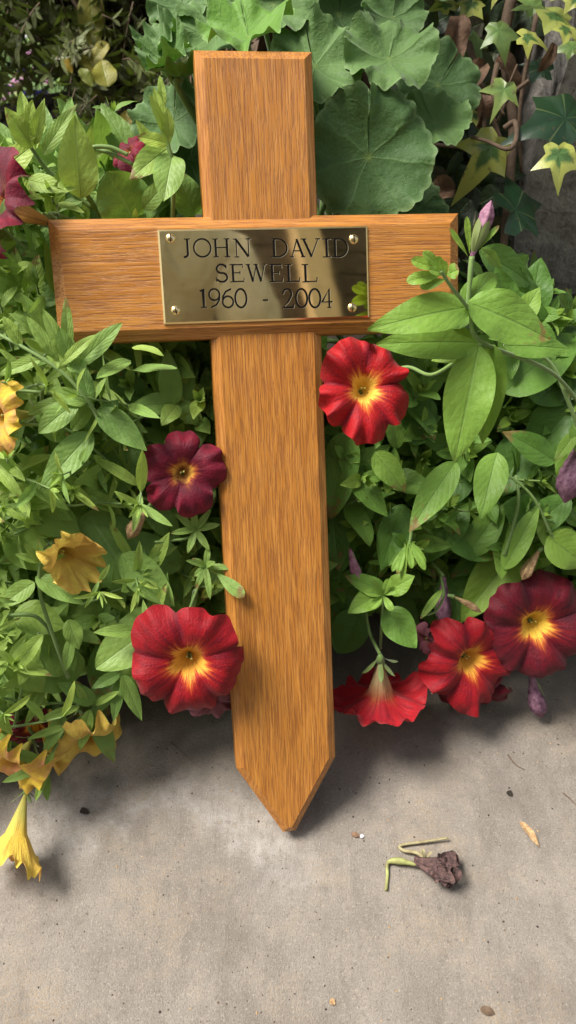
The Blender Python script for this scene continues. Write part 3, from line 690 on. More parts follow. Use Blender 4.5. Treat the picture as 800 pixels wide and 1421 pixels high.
# closed bud above that sprig
def bud(parent, base, tip, w, mat, off, sep=0.4, stem=None, label=None, pts=None, sepals=((-1, .5), (0, .9), (1, .6)), name='bud', off2=None, twistn=5):
    a = Q(base[0], base[1], off); b = Q(tip[0], tip[1], off if off2 is None else off2); ax = b-a; L = ax.length; W = w/FPX*depth(a)
    mb = MB(); n = 20; m = 18; axn = ax.normalized(); o1_ = axn.orthogonal().normalized(); o2_ = axn.cross(o1_); vs = []
    for i in range(m+1):
        t = i/m; r = W*.5*(.32+.68*math.sin(min(1, t*1.35)*pi/2)**1.3)*(1 if t < .72 else max(.06, 1-((t-.72)/.28)**1.6))
        for k in range(n):
            th = 2*pi*k/n + t*2.0; rr2 = r*(1+.20*math.sin(twistn*th+t*2)*min(1, t*2))
            vs.append(a+ax*t+o1_*rr2*math.cos(th)+o2_*rr2*math.sin(th)+o1_*W*.12*math.sin(t*3))
    mb.add(vs, [(i*n+k, i*n+(k+1) % n, (i+1)*n+(k+1) % n, (i+1)*n+k) for i in range(m) for k in range(n)], [(k/n, i/m) for i in range(m+1) for k in range(n)])
    o = mb.build(name, mat, parent)
    if label: tag(o, label)
    c = MB(); sl = L*sep
    for k in range(5):
        th = k*2*pi/5+.4; rad = o1_*math.cos(th)+o2_*math.sin(th)
        leaf(c, a-axn*.001, rad*.42+axn, rad*-1+axn*.5, sl*rnd.uniform(.8, 1.2), sl*.22, 'spoon', -.3, .4, (.8, .25, .5), nl=8, nw=2, minz=-1)
    if stem: tube(c, bez([Q(*s_) for s_ in stem]+[a], 8), .0011, .0016, 7)
    c.build('calyx', M_stem, o)
    return o
bud(plantR, (655, 356), (682, 278), 19, M_bud, .05, .72, [(650, 425, .048), (652, 390, .05)], 'closed mauve bud standing above the right end of the crossbar')
sprig(plantR, [(648, 420, .046), (655, 380, .048), (658, 345, .05)], [
 (650, 356, 625, 318, 7, .05, .052, .8, .3, 'spoon', .2), (652, 352, 648, 302, 8, .052, .056, .9, .35, 'spoon', .1), (658, 352, 692, 314, 7, .05, .05, .8, .3, 'spoon', .3), (668, 345, 696, 372, 16, .03, .02, .5, .1)], r=.0012)
bud(plantR, (808, 612), (784, 698), 34, M_budv, -.005, .35, [(820, 560, -.01)], 'wilted purple bloom hanging at the right edge', name='wilted_bloom', twistn=7)
bud(plantR, (486, 762), (500, 812), 15, M_bud, -.03, .3, None, 'small mauve bud beside the upright', off2=-.035)
bud(plantR, (738, 935), (752, 996), 22, M_budv, -.045, .55, [(742, 905, -.05)], 'drooping dark purple bud below the maroon bloom', name='bud', twistn=7, off2=-.05)
bud(plantR, (616, 800), (618, 872), 20, M_budv, -.05, .3, [(600, 780, -.06)], 'faded purple bloom tube above the red bloom', name='wilted_bloom')
bud(plantR, (748, 765), (725, 805), 16, M_dry, -.02, .3, [(765, 750, -.03)], 'dried tan flower head', name='wilted_bloom')
bud(plantL, (204, 708), (178, 748), 18, M_dry, -.010, .3, [(222, 680, -.012)], 'dried tan flower head below the crimson bloom', name='wilted_bloom', twistn=6)
bud(plantR, (630, 828), (668, 850), 9, M_dry, -.03, .2, [(622, 826, -.03)], 'dry curled stalk', name='wilted_bloom')

# left sprigs
sprig(plantL, [(-30, 450, .0), (40, 486, .012), (90, 520, .016), (125, 560, .014), (150, 600, .0)], [
 (102, 512, 168, 450, 24, .014, .022, .68, .05, 'narrow', .1), (98, 505, 60, 430, 18, .016, .02, .75, .2, 'narrow'), (96, 500, 92, 414, 15, .016, .022, .7, .15, 'narrow'), (80, 500, 38, 440, 16, .014, .016, .7, .2, 'narrow'),
 (100, 505, 82, 455, 20, .018, .024, .6, .1, 'narrow'), (104, 500, 112, 520, 26, .018, .02, .7, .05), (108, 520, 100, 470, 12, .018, .02, .65, .1, 'narrow'), (84, 508, 132, 465, 14, .02, .022, .8, .4, 'narrow', .6),
 (60, 497, 0, 520, 16, .012, .01, .8, .3, 'narrow'), (30, 480, 5, 440, 16, .01, .012, .8, .4, 'narrow'), (125, 560, 110, 500, 22, .01, .006, .45, 0)],
 'narrow leaved shoot reaching over the left end of the crossbar', mat=M_leafL)
sprig(plantL, [(-20, 540, -.01), (60, 545, .0), (120, 560, .006), (140, 590, .004)], [
 (120, 560, 70, 540, 22, .008, .008, .7, .15), (90, 552, 40, 575, 16, .004, .002, .6, .2, 'narrow'), (135, 585, 165, 555, 20, .004, .0, .5, 0), (110, 556, 55, 600, 30, .008, .01, .75, .1, 'narrow')], mat=M_leafL)
sprig(plantL, [(-20, 590, -.008), (60, 590, .0), (100, 600, .0), (150, 640, -.01)], [(100, 598, 130, 560, 20, 0, .002, .7, .2, 'narrow')], mat=M_leafL)
sprig(plantL, [(20, 720, -.02), (60, 670, -.01), (95, 640, -.006)], [(60, 668, 0, 690, 14, -.008, -.004, .5, .5, 'narrow'), (20, 700, 80, 700, 16, -.01, -.008, .8, .3, 'narrow')], mat=M_leafL)
sprig(plantL, [(90, 200, -.03), (140, 208, -.015), (185, 228, -.012)], [], mat=M_leafL, r=.0016)
sprig(plantL, [(140, 300, -.04), (113, 252, -.02), (122, 210, -.012), (150, 204, -.01), (178, 215, -.01)], [], mat=M_leafL, r=.0017)
sprig(plantL, [(130, 290, -.035), (70, 240, -.03), (40, 200, -.022)], [(40, 200, 30, 128, 18, -.02, -.018, .85, .5, 'narrow')], mat=M_leafL, r=.0016)
sprig(plantL, [(240, 310, -.03), (240, 240, -.014), (230, 180, -.01), (224, 108, -.008)], [(228, 150, 222, 106, 10, -.008, -.006, .9, .5, 'narrow')], mat=M_leafL, r=.0015)
# spidery narrow shoot near the lower left red bloom
c0 = (286, 786, -.008)
sprig(plantL, [(262, 850, -.012), (275, 815, -.008), c0], [(286, 786, int(286+(30+14*math.sin(a_*7))*math.cos(a_)), int(786-(30+12*math.cos(a_*5))*math.sin(a_)+8), 8, -.008, -.004+.006*math.sin(a_*3), .7, .15, 'narrow', .7) for a_ in (0.1, .75, 1.4, 2.0, 2.7, 3.4, 4.1, 4.9, 5.6)] +
      [(300, 795, 338, 828, 17, -.006, .006, .8, .1, 'spoon')], 'star shaped tuft of narrow leaves above the lower red bloom', mat=M_leafL)
sprig(plantL, [(300, 690, -.02), (272, 740, -.012), (240, 750, -.012), (215, 752, -.012)], [(272, 735, int(272+34*math.cos(a_)), int(735-34*math.sin(a_)), 9, -.012, -.006, .7, .2, 'narrow', .3) for a_ in (.2, .9, 1.7, 2.5, 3.3, 4.4, 5.3)], mat=M_leafL)
sprig(plantL, [(95, 940, -.02), (60, 840, -.004), (55, 800, 0), (58, 770, .002)], [(56, 780, int(56+36*math.cos(a_)), int(780-30*math.sin(a_)), 10, .002, .006, .75, .2, 'narrow', .3) for a_ in (.3, .9, 1.6, 2.2, 2.8)], mat=M_leafL, r=.0015)
# lower left shoots trailing to the paving
sprig(plantL, [(-30, 960, -.03), (40, 975, -.03), (110, 975, -.03), (135, 978, -.03)], [
 (132, 975, 80, 948, 24, -.028, -.02, .6, .0), (132, 978, 165, 960, 10, -.03, -.02, .7, .3, 'narrow'), (128, 982, 158, 1056, 26, -.03, -.035, .5, 0), (125, 985, 112, 1040, 18, -.026, -.025, .75, .2),
 (110, 980, 55, 1000, 12, -.026, -.02, .7, .3, 'narrow'), (70, 978, 20, 955, 12, -.03, -.024, .7, .3, 'narrow'), (90, 990, 62, 1045, 20, -.026, -.02, .7, .1), (120, 975, 106, 950, 10, -.026, -.02, .8, .3, 'narrow')], mat=M_leafL)
sprig(plantL, [(130, 985, -.03), (95, 1010, -.026), (64, 1060, -.02), (40, 1095, -.018)], [
 (64, 1058, 0, 1040, 14, -.02, -.012, .6, .1, 'narrow'), (60, 1065, 5, 1085, 12, -.02, -.014, .6, .1, 'narrow'), (62, 1062, 66, 1110, 12, -.02, -.02, .5, 0, 'narrow'), (75, 1040, 50, 1110, 12, -.022, -.014, .7, .3, 'narrow'), (100, 1005, 40, 1025, 10, -.024, -.02, .8, .3, 'narrow')], mat=M_leafL)
sprig(plantL, [(170, 860, -.045), (172, 920, -.03), (170, 960, -.028)], [
 (170, 935, 196, 998, 20, -.026, -.024, .6, .1), (168, 940, 158, 1000, 16, -.026, -.024, .5, 0), (170, 930, 200, 955, 18, -.028, -.028, .8, .2), (166, 935, 128, 955, 16, -.026, -.02, .5, 0), (170, 935, 168, 905, 14, -.026, -.02, .6, .1)], mat=M_leafL)
sprig(plantL, [(-20, 858, -.012), (40, 853, -.006), (62, 866, -.01), (70, 880, -.014)], [], mat=M_leafL, r=.0015)
sprig(plantL, [(20, 1010, -.03), (30, 960, -.02), (45, 915, -.012), (54, 878, -.01)], [(54, 882, 28, 950, 22, -.01, -.004, .85, .3, 'narrow'), (100, 880, 92, 930, 14, -.012, -.01, .7, .1, 'narrow')], mat=M_leafL)
# right side small shoots
sprig(plantR, [(572, 720, -.01), (570, 745, -.006), (565, 770, -.004)], [
 (568, 752, 590, 790, 9, -.004, .004, .9, .2, 'spoon'), (566, 752, 572, 788, 8, -.004, .002, .9, .2, 'spoon'), (564, 754, 552, 796, 8, -.004, .002, .85, .2, 'spoon'), (570, 750, 590, 782, 9, -.006, 0, .9, .2, 'spoon'), (563, 756, 545, 792, 8, -.006, -.002, .85, .2, 'spoon'), (566, 752, 558, 806, 7, -.002, .0, .9, .3, 'spoon')], 'pale hanging tuft of narrow leaves right of the upright', r=.0012)
sprig(plantR, [(528, 900, -.05), (530, 860, -.03), (532, 826, -.02)], [(532, 826, int(532+26*math.cos(a_)), int(826-24*math.sin(a_)), 10, -.02, -.012, .8, .25, 'spoon', .4) for a_ in (.4, 1.2, 2.2, 3.0, 4.0, 5.2)])
sprig(plantR, [(612, 800, -.05), (616, 825, -.04), (605, 848, -.035), (585, 855, -.03)], [(614, 818, 584, 858, 10, -.036, -.03, .7, .3, 'narrow')])
sprig(plantR, [(795, 770, -.03), (770, 750, -.02), (740, 690, -.02), (700, 655, -.03)], [], r=.0012)
sprig(plantR, [(700, 770, -.02), (715, 720, -.02), (720, 690, -.02), (716, 660, -.03)], [], r=.0014)
sprig(plantR, [(812, 620, -.0), (790, 560, .004), (760, 500, .006), (700, 478, .012)], [(800, 600, 770, 640, 18, .0, .004, .8, .3), (795, 590, 815, 640, 22, 0, .004, .7, .2)], r=.0015)

# ------------------------------------------------------------------ blooms
def flower(parent, px, py, diam, off, face, mat, label, roll=0.0, tubeL=1.0, ruf=.10, droop=.15, squash=1.0, stem=None, cup=.0, seed=1, calyx=True, name='flower', lobes=.20, wilt=0.0):
    rg = random.Random(seed); c = Q(px, py, off); Rr = diam*1.16/2/FPX*depth(c)
    z = cam_dir(*face); x = (CX - z*CX.dot(z)).normalized(); y = z.cross(x)
    x, y = x*math.cos(roll)+y*math.sin(roll), y*math.cos(roll)-x*math.sin(roll)
    NTH, NR = 120, 26; vs = []; uv = []
    am = [rg.uniform(.86, 1.08) for _ in range(5)]; ph = [rg.random()*6.28 for _ in range(6)]; tl = [rg.uniform(-.26, .18) for _ in range(5)]
    for i in range(NR+1):
        s = i/NR
        for k in range(NTH):
            th = 2*pi*k/NTH; tw_ = th+.13*math.sin(th+ph[4])+.09*math.sin(2*th+ph[5])-.13*math.sin(ph[4])-.09*math.sin(ph[5])
            pw = abs(math.sin(2.5*tw_)); pk = (tw_*2.5/pi) % 5; ip = int(pk) % 5
            if s < .4:
                q = s/.4; r = .004+.256*q**.85; zz = -tubeL*(1-q**.85)*.85-.02; rr3 = r*(1+.05*math.cos(5*th)*q)
            else:
                q = (s-.4)/.6; lb = (1-lobes)+lobes*pw**.42 - .05*math.exp(-((pk-ip-.5)/.10)**2)
                lb *= (1-pw**.7)*.95 + am[ip]*pw**.7
                r = .26+.74*q; rr3 = r*(1-(1-lb)*q**1.6)*(1+.016*math.sin(9*th+ph[5])*q*q+.006*math.sin(23*th+ph[3])*q*q)
                zz = .16*math.sin(q*pi/2)+cup*q - droop*q*q
                zz -= .14*(1-pw)**2*q*(1.1-q*.4); zz += .07*pw*math.sin(pi*q) + .05*math.sin(5*tw_*2+ph[2])*q*q*pw
                zz += q*q*(ruf*math.sin(6*th+ph[0])*.5+ruf*.8*math.sin(11*th+ph[1])*q+ruf*.5*math.sin(17*th+ph[2])*q*q+ruf*.18*math.sin(29*th+ph[4])*q**3) + tl[ip]*q*q*pw
                zz += -.10*q**4*pw
                if wilt: zz += wilt*q*math.sin(3*th+ph[3])*.4; rr3 *= 1-wilt*.25*q*(.5+.5*math.sin(4*th+ph[4]))
            vs.append(c + (x*rr3*math.cos(th)*squash + y*rr3*math.sin(th))*Rr + z*(zz*Rr)); uv.append((tw_/(2*pi), s))
    # drop the seam problem: duplicate first column
    V2 = []; U2 = []
    for i in range(NR+1):
        row = vs[i*NTH:(i+1)*NTH]; ru = uv[i*NTH:(i+1)*NTH]; V2 += row+[row[0]]; U2 += ru+[(1.0, ru[0][1])]
    K = NTH+1; mb = MB()
    lift = min(v.z for v in V2)
    if lift < .002: sh_ = V((0, 0, .002-lift)); V2 = [v+sh_ for v in V2]; c = c+sh_
    mb.add(V2, [(i*K+k, (i+1)*K+k, (i+1)*K+k+1, i*K+k+1) for i in range(NR) for k in range(NTH)], U2)
    o = mb.build(name, mat, parent); tag(o, label)
    p = MB()
    for k in range(2):
        a_ = k*1.6+rg.random(); e = (x*math.cos(a_)+y*math.sin(a_))*.05*Rr
        tip_ = c+e*.9-z*(.10+.06*rg.random())*Rr
        tube(p, [c-z*.8*Rr*tubeL, c-z*.4*Rr+e*.5, tip_], .0003, .0003, 5)
        tube(p, [tip_-x*.0004, tip_+z*.0003, tip_+x*.0006], .0006, .0004, 6)
    p.build('stamens', M_pist, o)
    if calyx:
        cb = MB(); b0_ = c-z*tubeL*Rr*.86
        for k in range(5):
            th = k*2*pi/5+rg.random(); rad = x*math.cos(th)+y*math.sin(th)
            leaf(cb, b0_-z*.02*Rr, rad*rg.uniform(.35, 1.0)*(1 if tubeL > .5 else 1.6)+z*(.8 if tubeL > .5 else .15), -rad+z*.6, max(.012, .5*Rr), max(.0026, .11*Rr), 'spoon', rg.uniform(.2, .7), .3, (.8, .2, .5), nl=8, nw=2, minz=.001)
        tube(cb, [b0_+z*(.12 if tubeL > .5 else .0)*Rr, b0_, b0_-z*.06*Rr], .075*Rr*1.25, .0011, 8)
        st = [b0_-z*.05*Rr] + ([Q(*q) for q in stem] if stem else [b0_-z*.35*Rr-NZ*.01])
        sp_ = bez(st, 8); tube(cb, sp_, .0013, .0011, 7); hairs(cb, sp_, .0012, 50)
        cb.build('calyx', M_stem, o)
    return o
flower(plantR, 507, 540, 138, .022, (.15, -.05, 1), M_red, 'bright red bloom with orange throat beside the upright below the crossbar', roll=.2, tubeL=.42, stem=[(560, 510, -.0), (600, 520, .02), (645, 492, .035), (668, 478, .045)], seed=3, squash=.90, ruf=.15, lobes=.26)
flower(plantL, 254, 657, 106, .002, (.15, -.1, 1), M_mag, 'dark crimson magenta bloom left of the upright', roll=1.0, tubeL=.42, seed=5, ruf=.14, stem=[(222, 690, -.02), (185, 690, -.03)], lobes=.28)
flower(plantL, 262, 920, 154, .016, (.1, -.28, 1), M_redb, 'large red bloom overlapping the lower left edge of the upright', roll=.31, tubeL=.42, seed=8, ruf=.08, stem=[(268, 830, -.025), (275, 815, -.012)], lobes=.17)
flower(plantR, 528, 962, 122, -.040, (.05, -.90, -.40), M_red, 'nodding red bloom seen from the side at the foot of the plant', roll=.3, seed=11, tubeL=1.0, ruf=.10, stem=[(514, 880, -.045), (508, 850, -.05)], droop=-.05, lobes=.2)
flower(plantR, 655, 918, 128, -.030, (.35, -.25, 1), M_redb, 'red bloom with yellow throat left of the maroon bloom', roll=.5, seed=14, ruf=.13, stem=[(612, 850, -.07), (600, 800, -.08)], tubeL=.42, lobes=.22)
flower(plantR, 745, 869, 142, -.024, (.05, -.22, 1), M_mar, 'large maroon bloom with golden throat near the right edge', roll=.33, tubeL=.42, seed=16, ruf=.07, stem=[(730, 800, -.06)], lobes=.14)
flower(plantL, 4, 285, 128, -.002, (-.72, .12, .55), M_mag, 'crimson bloom with orange tube cut by the left edge above the crossbar', roll=.4, seed=20, stem=[(70, 296, -.01), (100, 305, -.03)], tubeL=1.35, ruf=.12)
flower(plantL, -2, 578, 92, .006, (-.55, -.15, .7), M_yel2, 'golden yellow bloom cut by the left edge', roll=.3, seed=22, stem=[(62, 540, .004), (100, 548, .0)], tubeL=1.5, ruf=.14)
flower(plantL, 92, 770, 96, .0, (.62, -.30, .55), M_yel, 'ochre bloom facing sideways among the left leaves', roll=.6, seed=25, squash=.75, ruf=.14, droop=-.15, cup=.25, tubeL=.9, wilt=.25, lobes=.10)
flower(plantL, 122, 1028, 104, -.035, (.35, -.65, .45), M_yel, 'pale yellow bloom drooping to the paving', roll=.2, seed=27, ruf=.2, wilt=.4, lobes=.08, stem=[(110, 980, -.04)])
flower(plantL, 18, 1062, 96, -.02, (-.3, -.5, .6), M_yel2, 'crumpled yellow bloom at the lower left edge', roll=.9, seed=29, ruf=.22, wilt=.5, lobes=.08, stem=[(40, 1010, -.03)])
flower(plantL, 26, 1160, 92, -.012, (-.12, -.9, .32), M_yel2, 'golden trumpet bloom hanging lowest over the paving', roll=.5, seed=31, tubeL=1.25, droop=-.15, cup=.55, lobes=.12, ruf=.16, stem=[(64, 1062, -.018)], wilt=.2)
flower(plantL, 48, 1010, 74, -.04, (.2, -.6, .6), M_mar, 'dark maroon bloom half hidden among lower left leaves', roll=.5, seed=33, ruf=.15, wilt=.3)
flower(plantL, 296, 972, 66, -.028, (.3, -.6, .7), M_pink, 'faded pink bloom peeping from behind the large red bloom', roll=.5, seed=35, ruf=.1)
flower(plantR, 655, 968, 90, -.056, (.0, -.7, .5), M_mar, 'dark red bloom behind the yellow throated red bloom', roll=.5, seed=37, ruf=.12, wilt=.2)
flower(plantR, 590, 888, 46, -.055, (-.6, -.3, .4), M_pink, 'faded pink bloom edge behind the red bloom', roll=.5, seed=39, ruf=.12, wilt=.4, calyx=False)
flower(plantL, 178, 210, 56, -.055, (-.3, .3, .4), M_mag, 'small magenta bloom half hidden behind the upper left leaves', roll=.5, seed=41, ruf=.12, wilt=.3)
bL = folL.build('foliage', [M_leafL, M_stem], plantL); folR.build('foliage', [M_leafR, M_stem], plantR)

# ------------------------------------------------------------------ pelargonium behind the cross
pel = empty('pelargonium_plant', V((.03, .56, .19)), 'pelargonium with large scalloped round leaves behind the top of the cross', 'pelargonium')
def pelleaf(px, py, rad, off, face, tone, yel=0.0, roll=0.0, cup=.15, seed=1, ruf=.07, sq=1.0):
    rg = random.Random(seed); c = Q(px, py, off); Rr = rad/FPX*depth(c)
    z = cam_dir(*face); x = (CX-z*CX.dot(z)).normalized(); y = z.cross(x)
    x, y = x*math.cos(roll)+y*math.sin(roll), y*math.cos(roll)-x*math.sin(roll)
    NTH, NR = 168, 14; vs = []; uv = []; ph = [rg.random()*6.28 for _ in range(5)]
    rcurl = rg.uniform(.3, 1.6); gap = .03; nl_ = 7
    for i in range(NR+1):
        s = i/NR
        for k in range(NTH+1):
            w = k/NTH; th = -pi/2+gap*(1-s*.3)/1 + (2*pi-2*gap*(1-s*.3))*w
            lob = 1-.05*(1-abs(math.sin(nl_*pi*w)))**2; teeth = 1+.05*abs(math.sin(nl_*3.5*pi*w))
            r = s*(lob if s > .5 else 1+(lob-1)*s*2)*(1+(teeth-1)*s**3)
            zz = cup*2.2*s*s + 1.5*s*s*(ruf*math.sin(3*th+ph[0])+ruf*1.1*math.sin(7*2*pi*w/1.0+ph[1])*s+ruf*.5*math.sin(31*pi*w+ph[2])*s*s*s) - .018*s*abs(math.sin(nl_*pi*w)) - rcurl*max(0, s-.72)**1.3*(.6+.4*math.sin(2*pi*w*2+ph[3]))
            vs.append(c+(x*math.cos(th)*r*sq+y*math.sin(th)*r)*Rr+z*zz*Rr); uv.append((w, s))
    K = NTH+1; mb = MB()
    mb.add(vs, [(i*K+k, i*K+k+1, (i+1)*K+k+1, (i+1)*K+k) for i in range(NR) for k in range(NTH)], uv, (tone, yel, .5))
    o = mb.build('leaf', M_pel, pel)
    m = MB(); root = pel.location + V((rg.uniform(-.05, .05), rg.uniform(-.02, .03), .02))
    pts_ = bez([c-z*.0005, c-z*.25*Rr-UP*.008, c.lerp(root, .5)-NZ*.03, root], 8)
    tube(m, pts_, .0017, .0022, 7); m.build('leaf_stalk', M_stem, o)
PELS = [(540, 82, 64, -.045, (.05, .35, 1), .95, 0, 2.9, .2, .08), (437, 92, 66, -.05, (.1, .25, 1), .85, 0, 3.4, .15, .07), (512, 218, 88, -.035, (.1, -.2, 1), .22, 0, 3.2, .12, .04), (608, 118, 60, -.07, (.15, .1, 1), .25, 0, 2.6, .1, .05),  # third leaf's low tone paints the shade it hangs in
 (603, 170, 48, -.05, (.0, .35, 1), .75, .05, 3.6, .15, .06), (300, 48, 62, -.06, (-.1, .25, 1), .85, 0, 2.8, .2, .10), (345, 50, 66, -.03, (-.15, .6, .8), .6, .8, 3.3, .25, .10), (236, 86, 36, -.03, (-.3, .5, .8), .9, .1, 2.5, .35, .16),
 (228, 60, 34, -.045, (-.3, .4, .8), .7, 0, 2.0, .3, .15), (252, 108, 40, -.035, (-.1, .9, .5), .5, .8, 3.1, .3, .1), (380, 6, 62, -.07, (.0, .35, 1), .75, 0, 3.0, .1, .06), (470, 20, 60, -.10, (.1, .2, 1), .35, 0, 3.0, .1, .05),
 (545, 25, 45, -.08, (.1, .2, 1), .6, 0, 3.0, .2, .08), (250, 10, 45, -.08, (-.1, .3, 1), .55, 0, 3.0, .2, .08), (470, 170, 60, -.08, (.0, .2, 1), .2, 0, 3.0, .1, .05), (430, 190, 70, -.10, (.0, .2, 1), .15, 0, 3.0, .1, .05),
 (240, 170, 56, -.06, (-.1, .2, 1), .5, 0, 3.0, .15, .08), (265, 220, 50, -.07, (.0, .2, 1), .4, 0, 3.0, .15, .08), (560, 300, 60, -.09, (.0, .2, 1), .1, 0, 3.0, .1, .05), (350, -60, 70, -.09, (0, .3, 1), .6, 0, 3.0, .2, .08), (470, -70, 70, -.11, (0, .3, 1), .5, 0, 3.0, .2, .08), (590, -30, 55, -.12, (0, .3, 1), .4, 0, 3.0, .2, .08),
 (690, 480, 60, -.07, (.1, .3, 1), .3, 0, 3, .15, .06), (770, 500, 62, -.055, (.1, .3, 1), .35, .0, 3.3, .1, .05)]
for i, q in enumerate(PELS): pelleaf(*q[:5], q[5], q[6], q[7]-pi/2*0, q[8], 50+i, q[9])

# ------------------------------------------------------------------ ivy and wall
def ivyleaf(parent, px, py, size, off, face, roll, mat, green=0.0, seed=1, d=None, name='leaf', label=None, mb=None, long=1.25):
    rg = random.Random(seed); c = P(px, py, d) if d else Q(px, py, off); S = size/FPX*depth(c)
    z = cam_dir(*face); x = (CX-z*CX.dot(z)).normalized(); y = z.cross(x)
    x, y = x*math.cos(roll)+y*math.sin(roll), y*math.cos(roll)-x*math.sin(roll)
    # polar outline round the blade centre: tip up (+y)
    key = [(-180, .30), (-152, .62), (-122, .66), (-96, .56), (-66, 1.0), (-36, .62), (-14, .86), (0, long*1.12), (14, .86), (36, .62), (66, 1.0), (96, .56), (122, .66), (152, .62), (180, .30)]
    key = [(a_, r_*rg.uniform(.82, 1.15)) for a_, r_ in key]; key[-1] = (180, key[0][1]); bend = rg.uniform(.3, .9)
    NTH, NR = 60, 7; vs = []; uv = []; pz = rg.random()*6
    for i in range(NR+1):
        s = i/NR
        for k in range(NTH+1):
            a_ = -180+360*k/NTH
            for j in range(len(key)-1):
                if key[j][0] <= a_ <= key[j+1][0]:
                    aa, bb = key[j], key[j+1]; g1 = R_(a_-aa[0]); g2 = R_(bb[0]-a_); r = aa[1]*bb[1]*math.sin(g1+g2)/max(1e-6, bb[1]*math.sin(g2)+aa[1]*math.sin(g1)); break
            r *= s; t = R_(a_)
            zz = -bend*.4*(r**2)+.10*r*math.sin(t*1.0+pz)+.05*math.sin(3*t+pz)*s*s+.06*abs(math.sin(2.5*t))*s
            vs.append(c+(x*math.sin(t)*r+y*math.cos(t)*r+z*zz)*S*.62); uv.append((k/NTH, s))
    K = NTH+1; m = mb or MB()
    m.add(vs, [(i*K+k, (i+1)*K+k, (i+1)*K+k+1, i*K+k+1) for i in range(NR) for k in range(NTH)], uv, (rg.random(), green, .5))
    if mb is None:
        o = m.build(name, mat, parent)
        if label: tag(o, label)
        return o
WY = .66
wall = MB(); wx0 = .205
# rough stone pillar: a subdivided, displaced block
def rough_block(mb, x0, x1, y0, y1, z0, z1, n, amp, fr):
    def disp(p):
        return p + V((noise.noise(p*fr), noise.noise(p*fr+V((9, 2, 1))), noise.noise(p*fr+V((3, 7, 5)))))*amp + V((noise.noise(p*fr*5), noise.noise(p*fr*5+V((4, 4, 4))), 0))*amp*.25
    nx, ny, nz = n
    def face(f, nu, nv):
        vs = [disp(V(f(i/nu, j/nv))) for j in range(nv+1) for i in range(nu+1)]
        mb.add(vs, [(j*(nu+1)+i, j*(nu+1)+i+1, (j+1)*(nu+1)+i+1, (j+1)*(nu+1)+i) for j in range(nv) for i in range(nu)])
    face(lambda u, v: (x0+(x1-x0)*u, y0, z0+(z1-z0)*v), nx, nz)
    face(lambda u, v: (x1+(x0-x1)*u, y1, z0+(z1-z0)*v), nx, nz)
    face(lambda u, v: (x0, y1+(y0-y1)*u, z0+(z1-z0)*v), ny, nz)
    face(lambda u, v: (x1, y0+(y1-y0)*u, z0+(z1-z0)*v), ny, nz)
    face(lambda u, v: (x0+(x1-x0)*u, y0+(y1-y0)*v, z1), nx, ny)
    face(lambda u, v: (x0+(x1-x0)*u, y1+(y0-y1)*v, z0), nx, ny)
rough_block(wall, wx0, 1.0, WY, WY+.25, -.02, .95, (80, 24, 90), .012, 9)
tag(wall.build('stone_wall', M_wall), 'rough grey weathered stone wall behind the plants at the right', 'wall')
ivy = empty('ivy_plant', V((.2, .66, .1)), 'variegated ivy with yellow edged leaves climbing beside the stone wall', 'ivy')
IV = [(628, 142, 0), ]
def I(px, py, size, face, roll, mat, d=.56, green=0.0, seed=1, label=None): ivyleaf(ivy, px, py, size, 0, face, roll, mat, green, seed, d=d, label=label)
I(731, 52, 44, (.1, .3, 1), -1.9, M_ivyv, .55, 0, 1, 'small yellow edged ivy leaf with green middle')
I(693, 42, 52, (-.1, .2, 1), -2.9, M_ivyl, .57, .5, 2); I(700, 124, 50, (.2, .1, 1), 2.8, M_ivyl, .54, 0, 3)
I(682, 204, 84, (.1, -.1, 1), 2.6, M_ivyv, .56, 0, 4, 'large yellow green ivy leaf in half shade')
I(776, 214, 62, (.0, .1, 1), 3.2, M_ivyv, .52, 0, 5, 'bright yellow star shaped ivy leaf hanging on the stone wall')
I(785, 165, 104, (.1, .2, 1), 1.9, M_ivyd, .54, .5, 6, 'big dark green ivy leaf at the right edge')
I(716, 292, 96, (.3, .2, .8), -1.0, M_ivyd, .57, .8, 7); I(768, 22, 66, (.1, .4, 1), -2.4, M_ivyv, .53, .3, 8); I(786, 40, 40, (.2, .3, 1), 2.9, M_ivyv, .52, 0, 9)
I(620, 8, 40, (0, .3, 1), .6, M_ivyv, .58, 0, 10); I(655, 6, 44, (0, .3, 1), 2.6, M_ivyv, .58, .1, 11); I(795, 66, 36, (0, .3, 1), 1.6, M_ivyl, .56, .3, 12)
I(662, 65, 48, (.3, .1, 1), 1.2, M_ivyl, .60, .9, 13); I(654, 84, 40, (.3, .1, 1), 2.6, M_ivyl, .60, .7, 14); I(740, 10, 44, (.1, .3, 1), .5, M_ivyl, .58, .7, 15)
I(800, 0, 40, (0, .3, 1), 1.2, M_ivyv, .52, 0, 16); I(660, 160, 30, (0, .3, 1), 2.2, M_ivyv, .60, 0, 17); I(715, 360, 60, (.1, .2, 1), 2.8, M_ivyl, .58, .8, 18); I(755, 95, 46, (0, .3, 1), 1.2, M_ivyd, .60, .8, 19)
I(700, -40, 60, (0, .3, 1), 2.8, M_ivyv, .56, 0, 20); I(770, -60, 60, (0, .3, 1), 2.6, M_ivyl, .56, 0, 21); I(850, 60, 70, (0, .3, 1), 2.6, M_ivyv, .54, 0, 22); I(870, 180, 70, (0, .3, 1), 3.0, M_ivyl, .54, 0, 23); I(590, -30, 50, (0, .3, 1), 3.0, M_ivyv, .6, 0, 24)
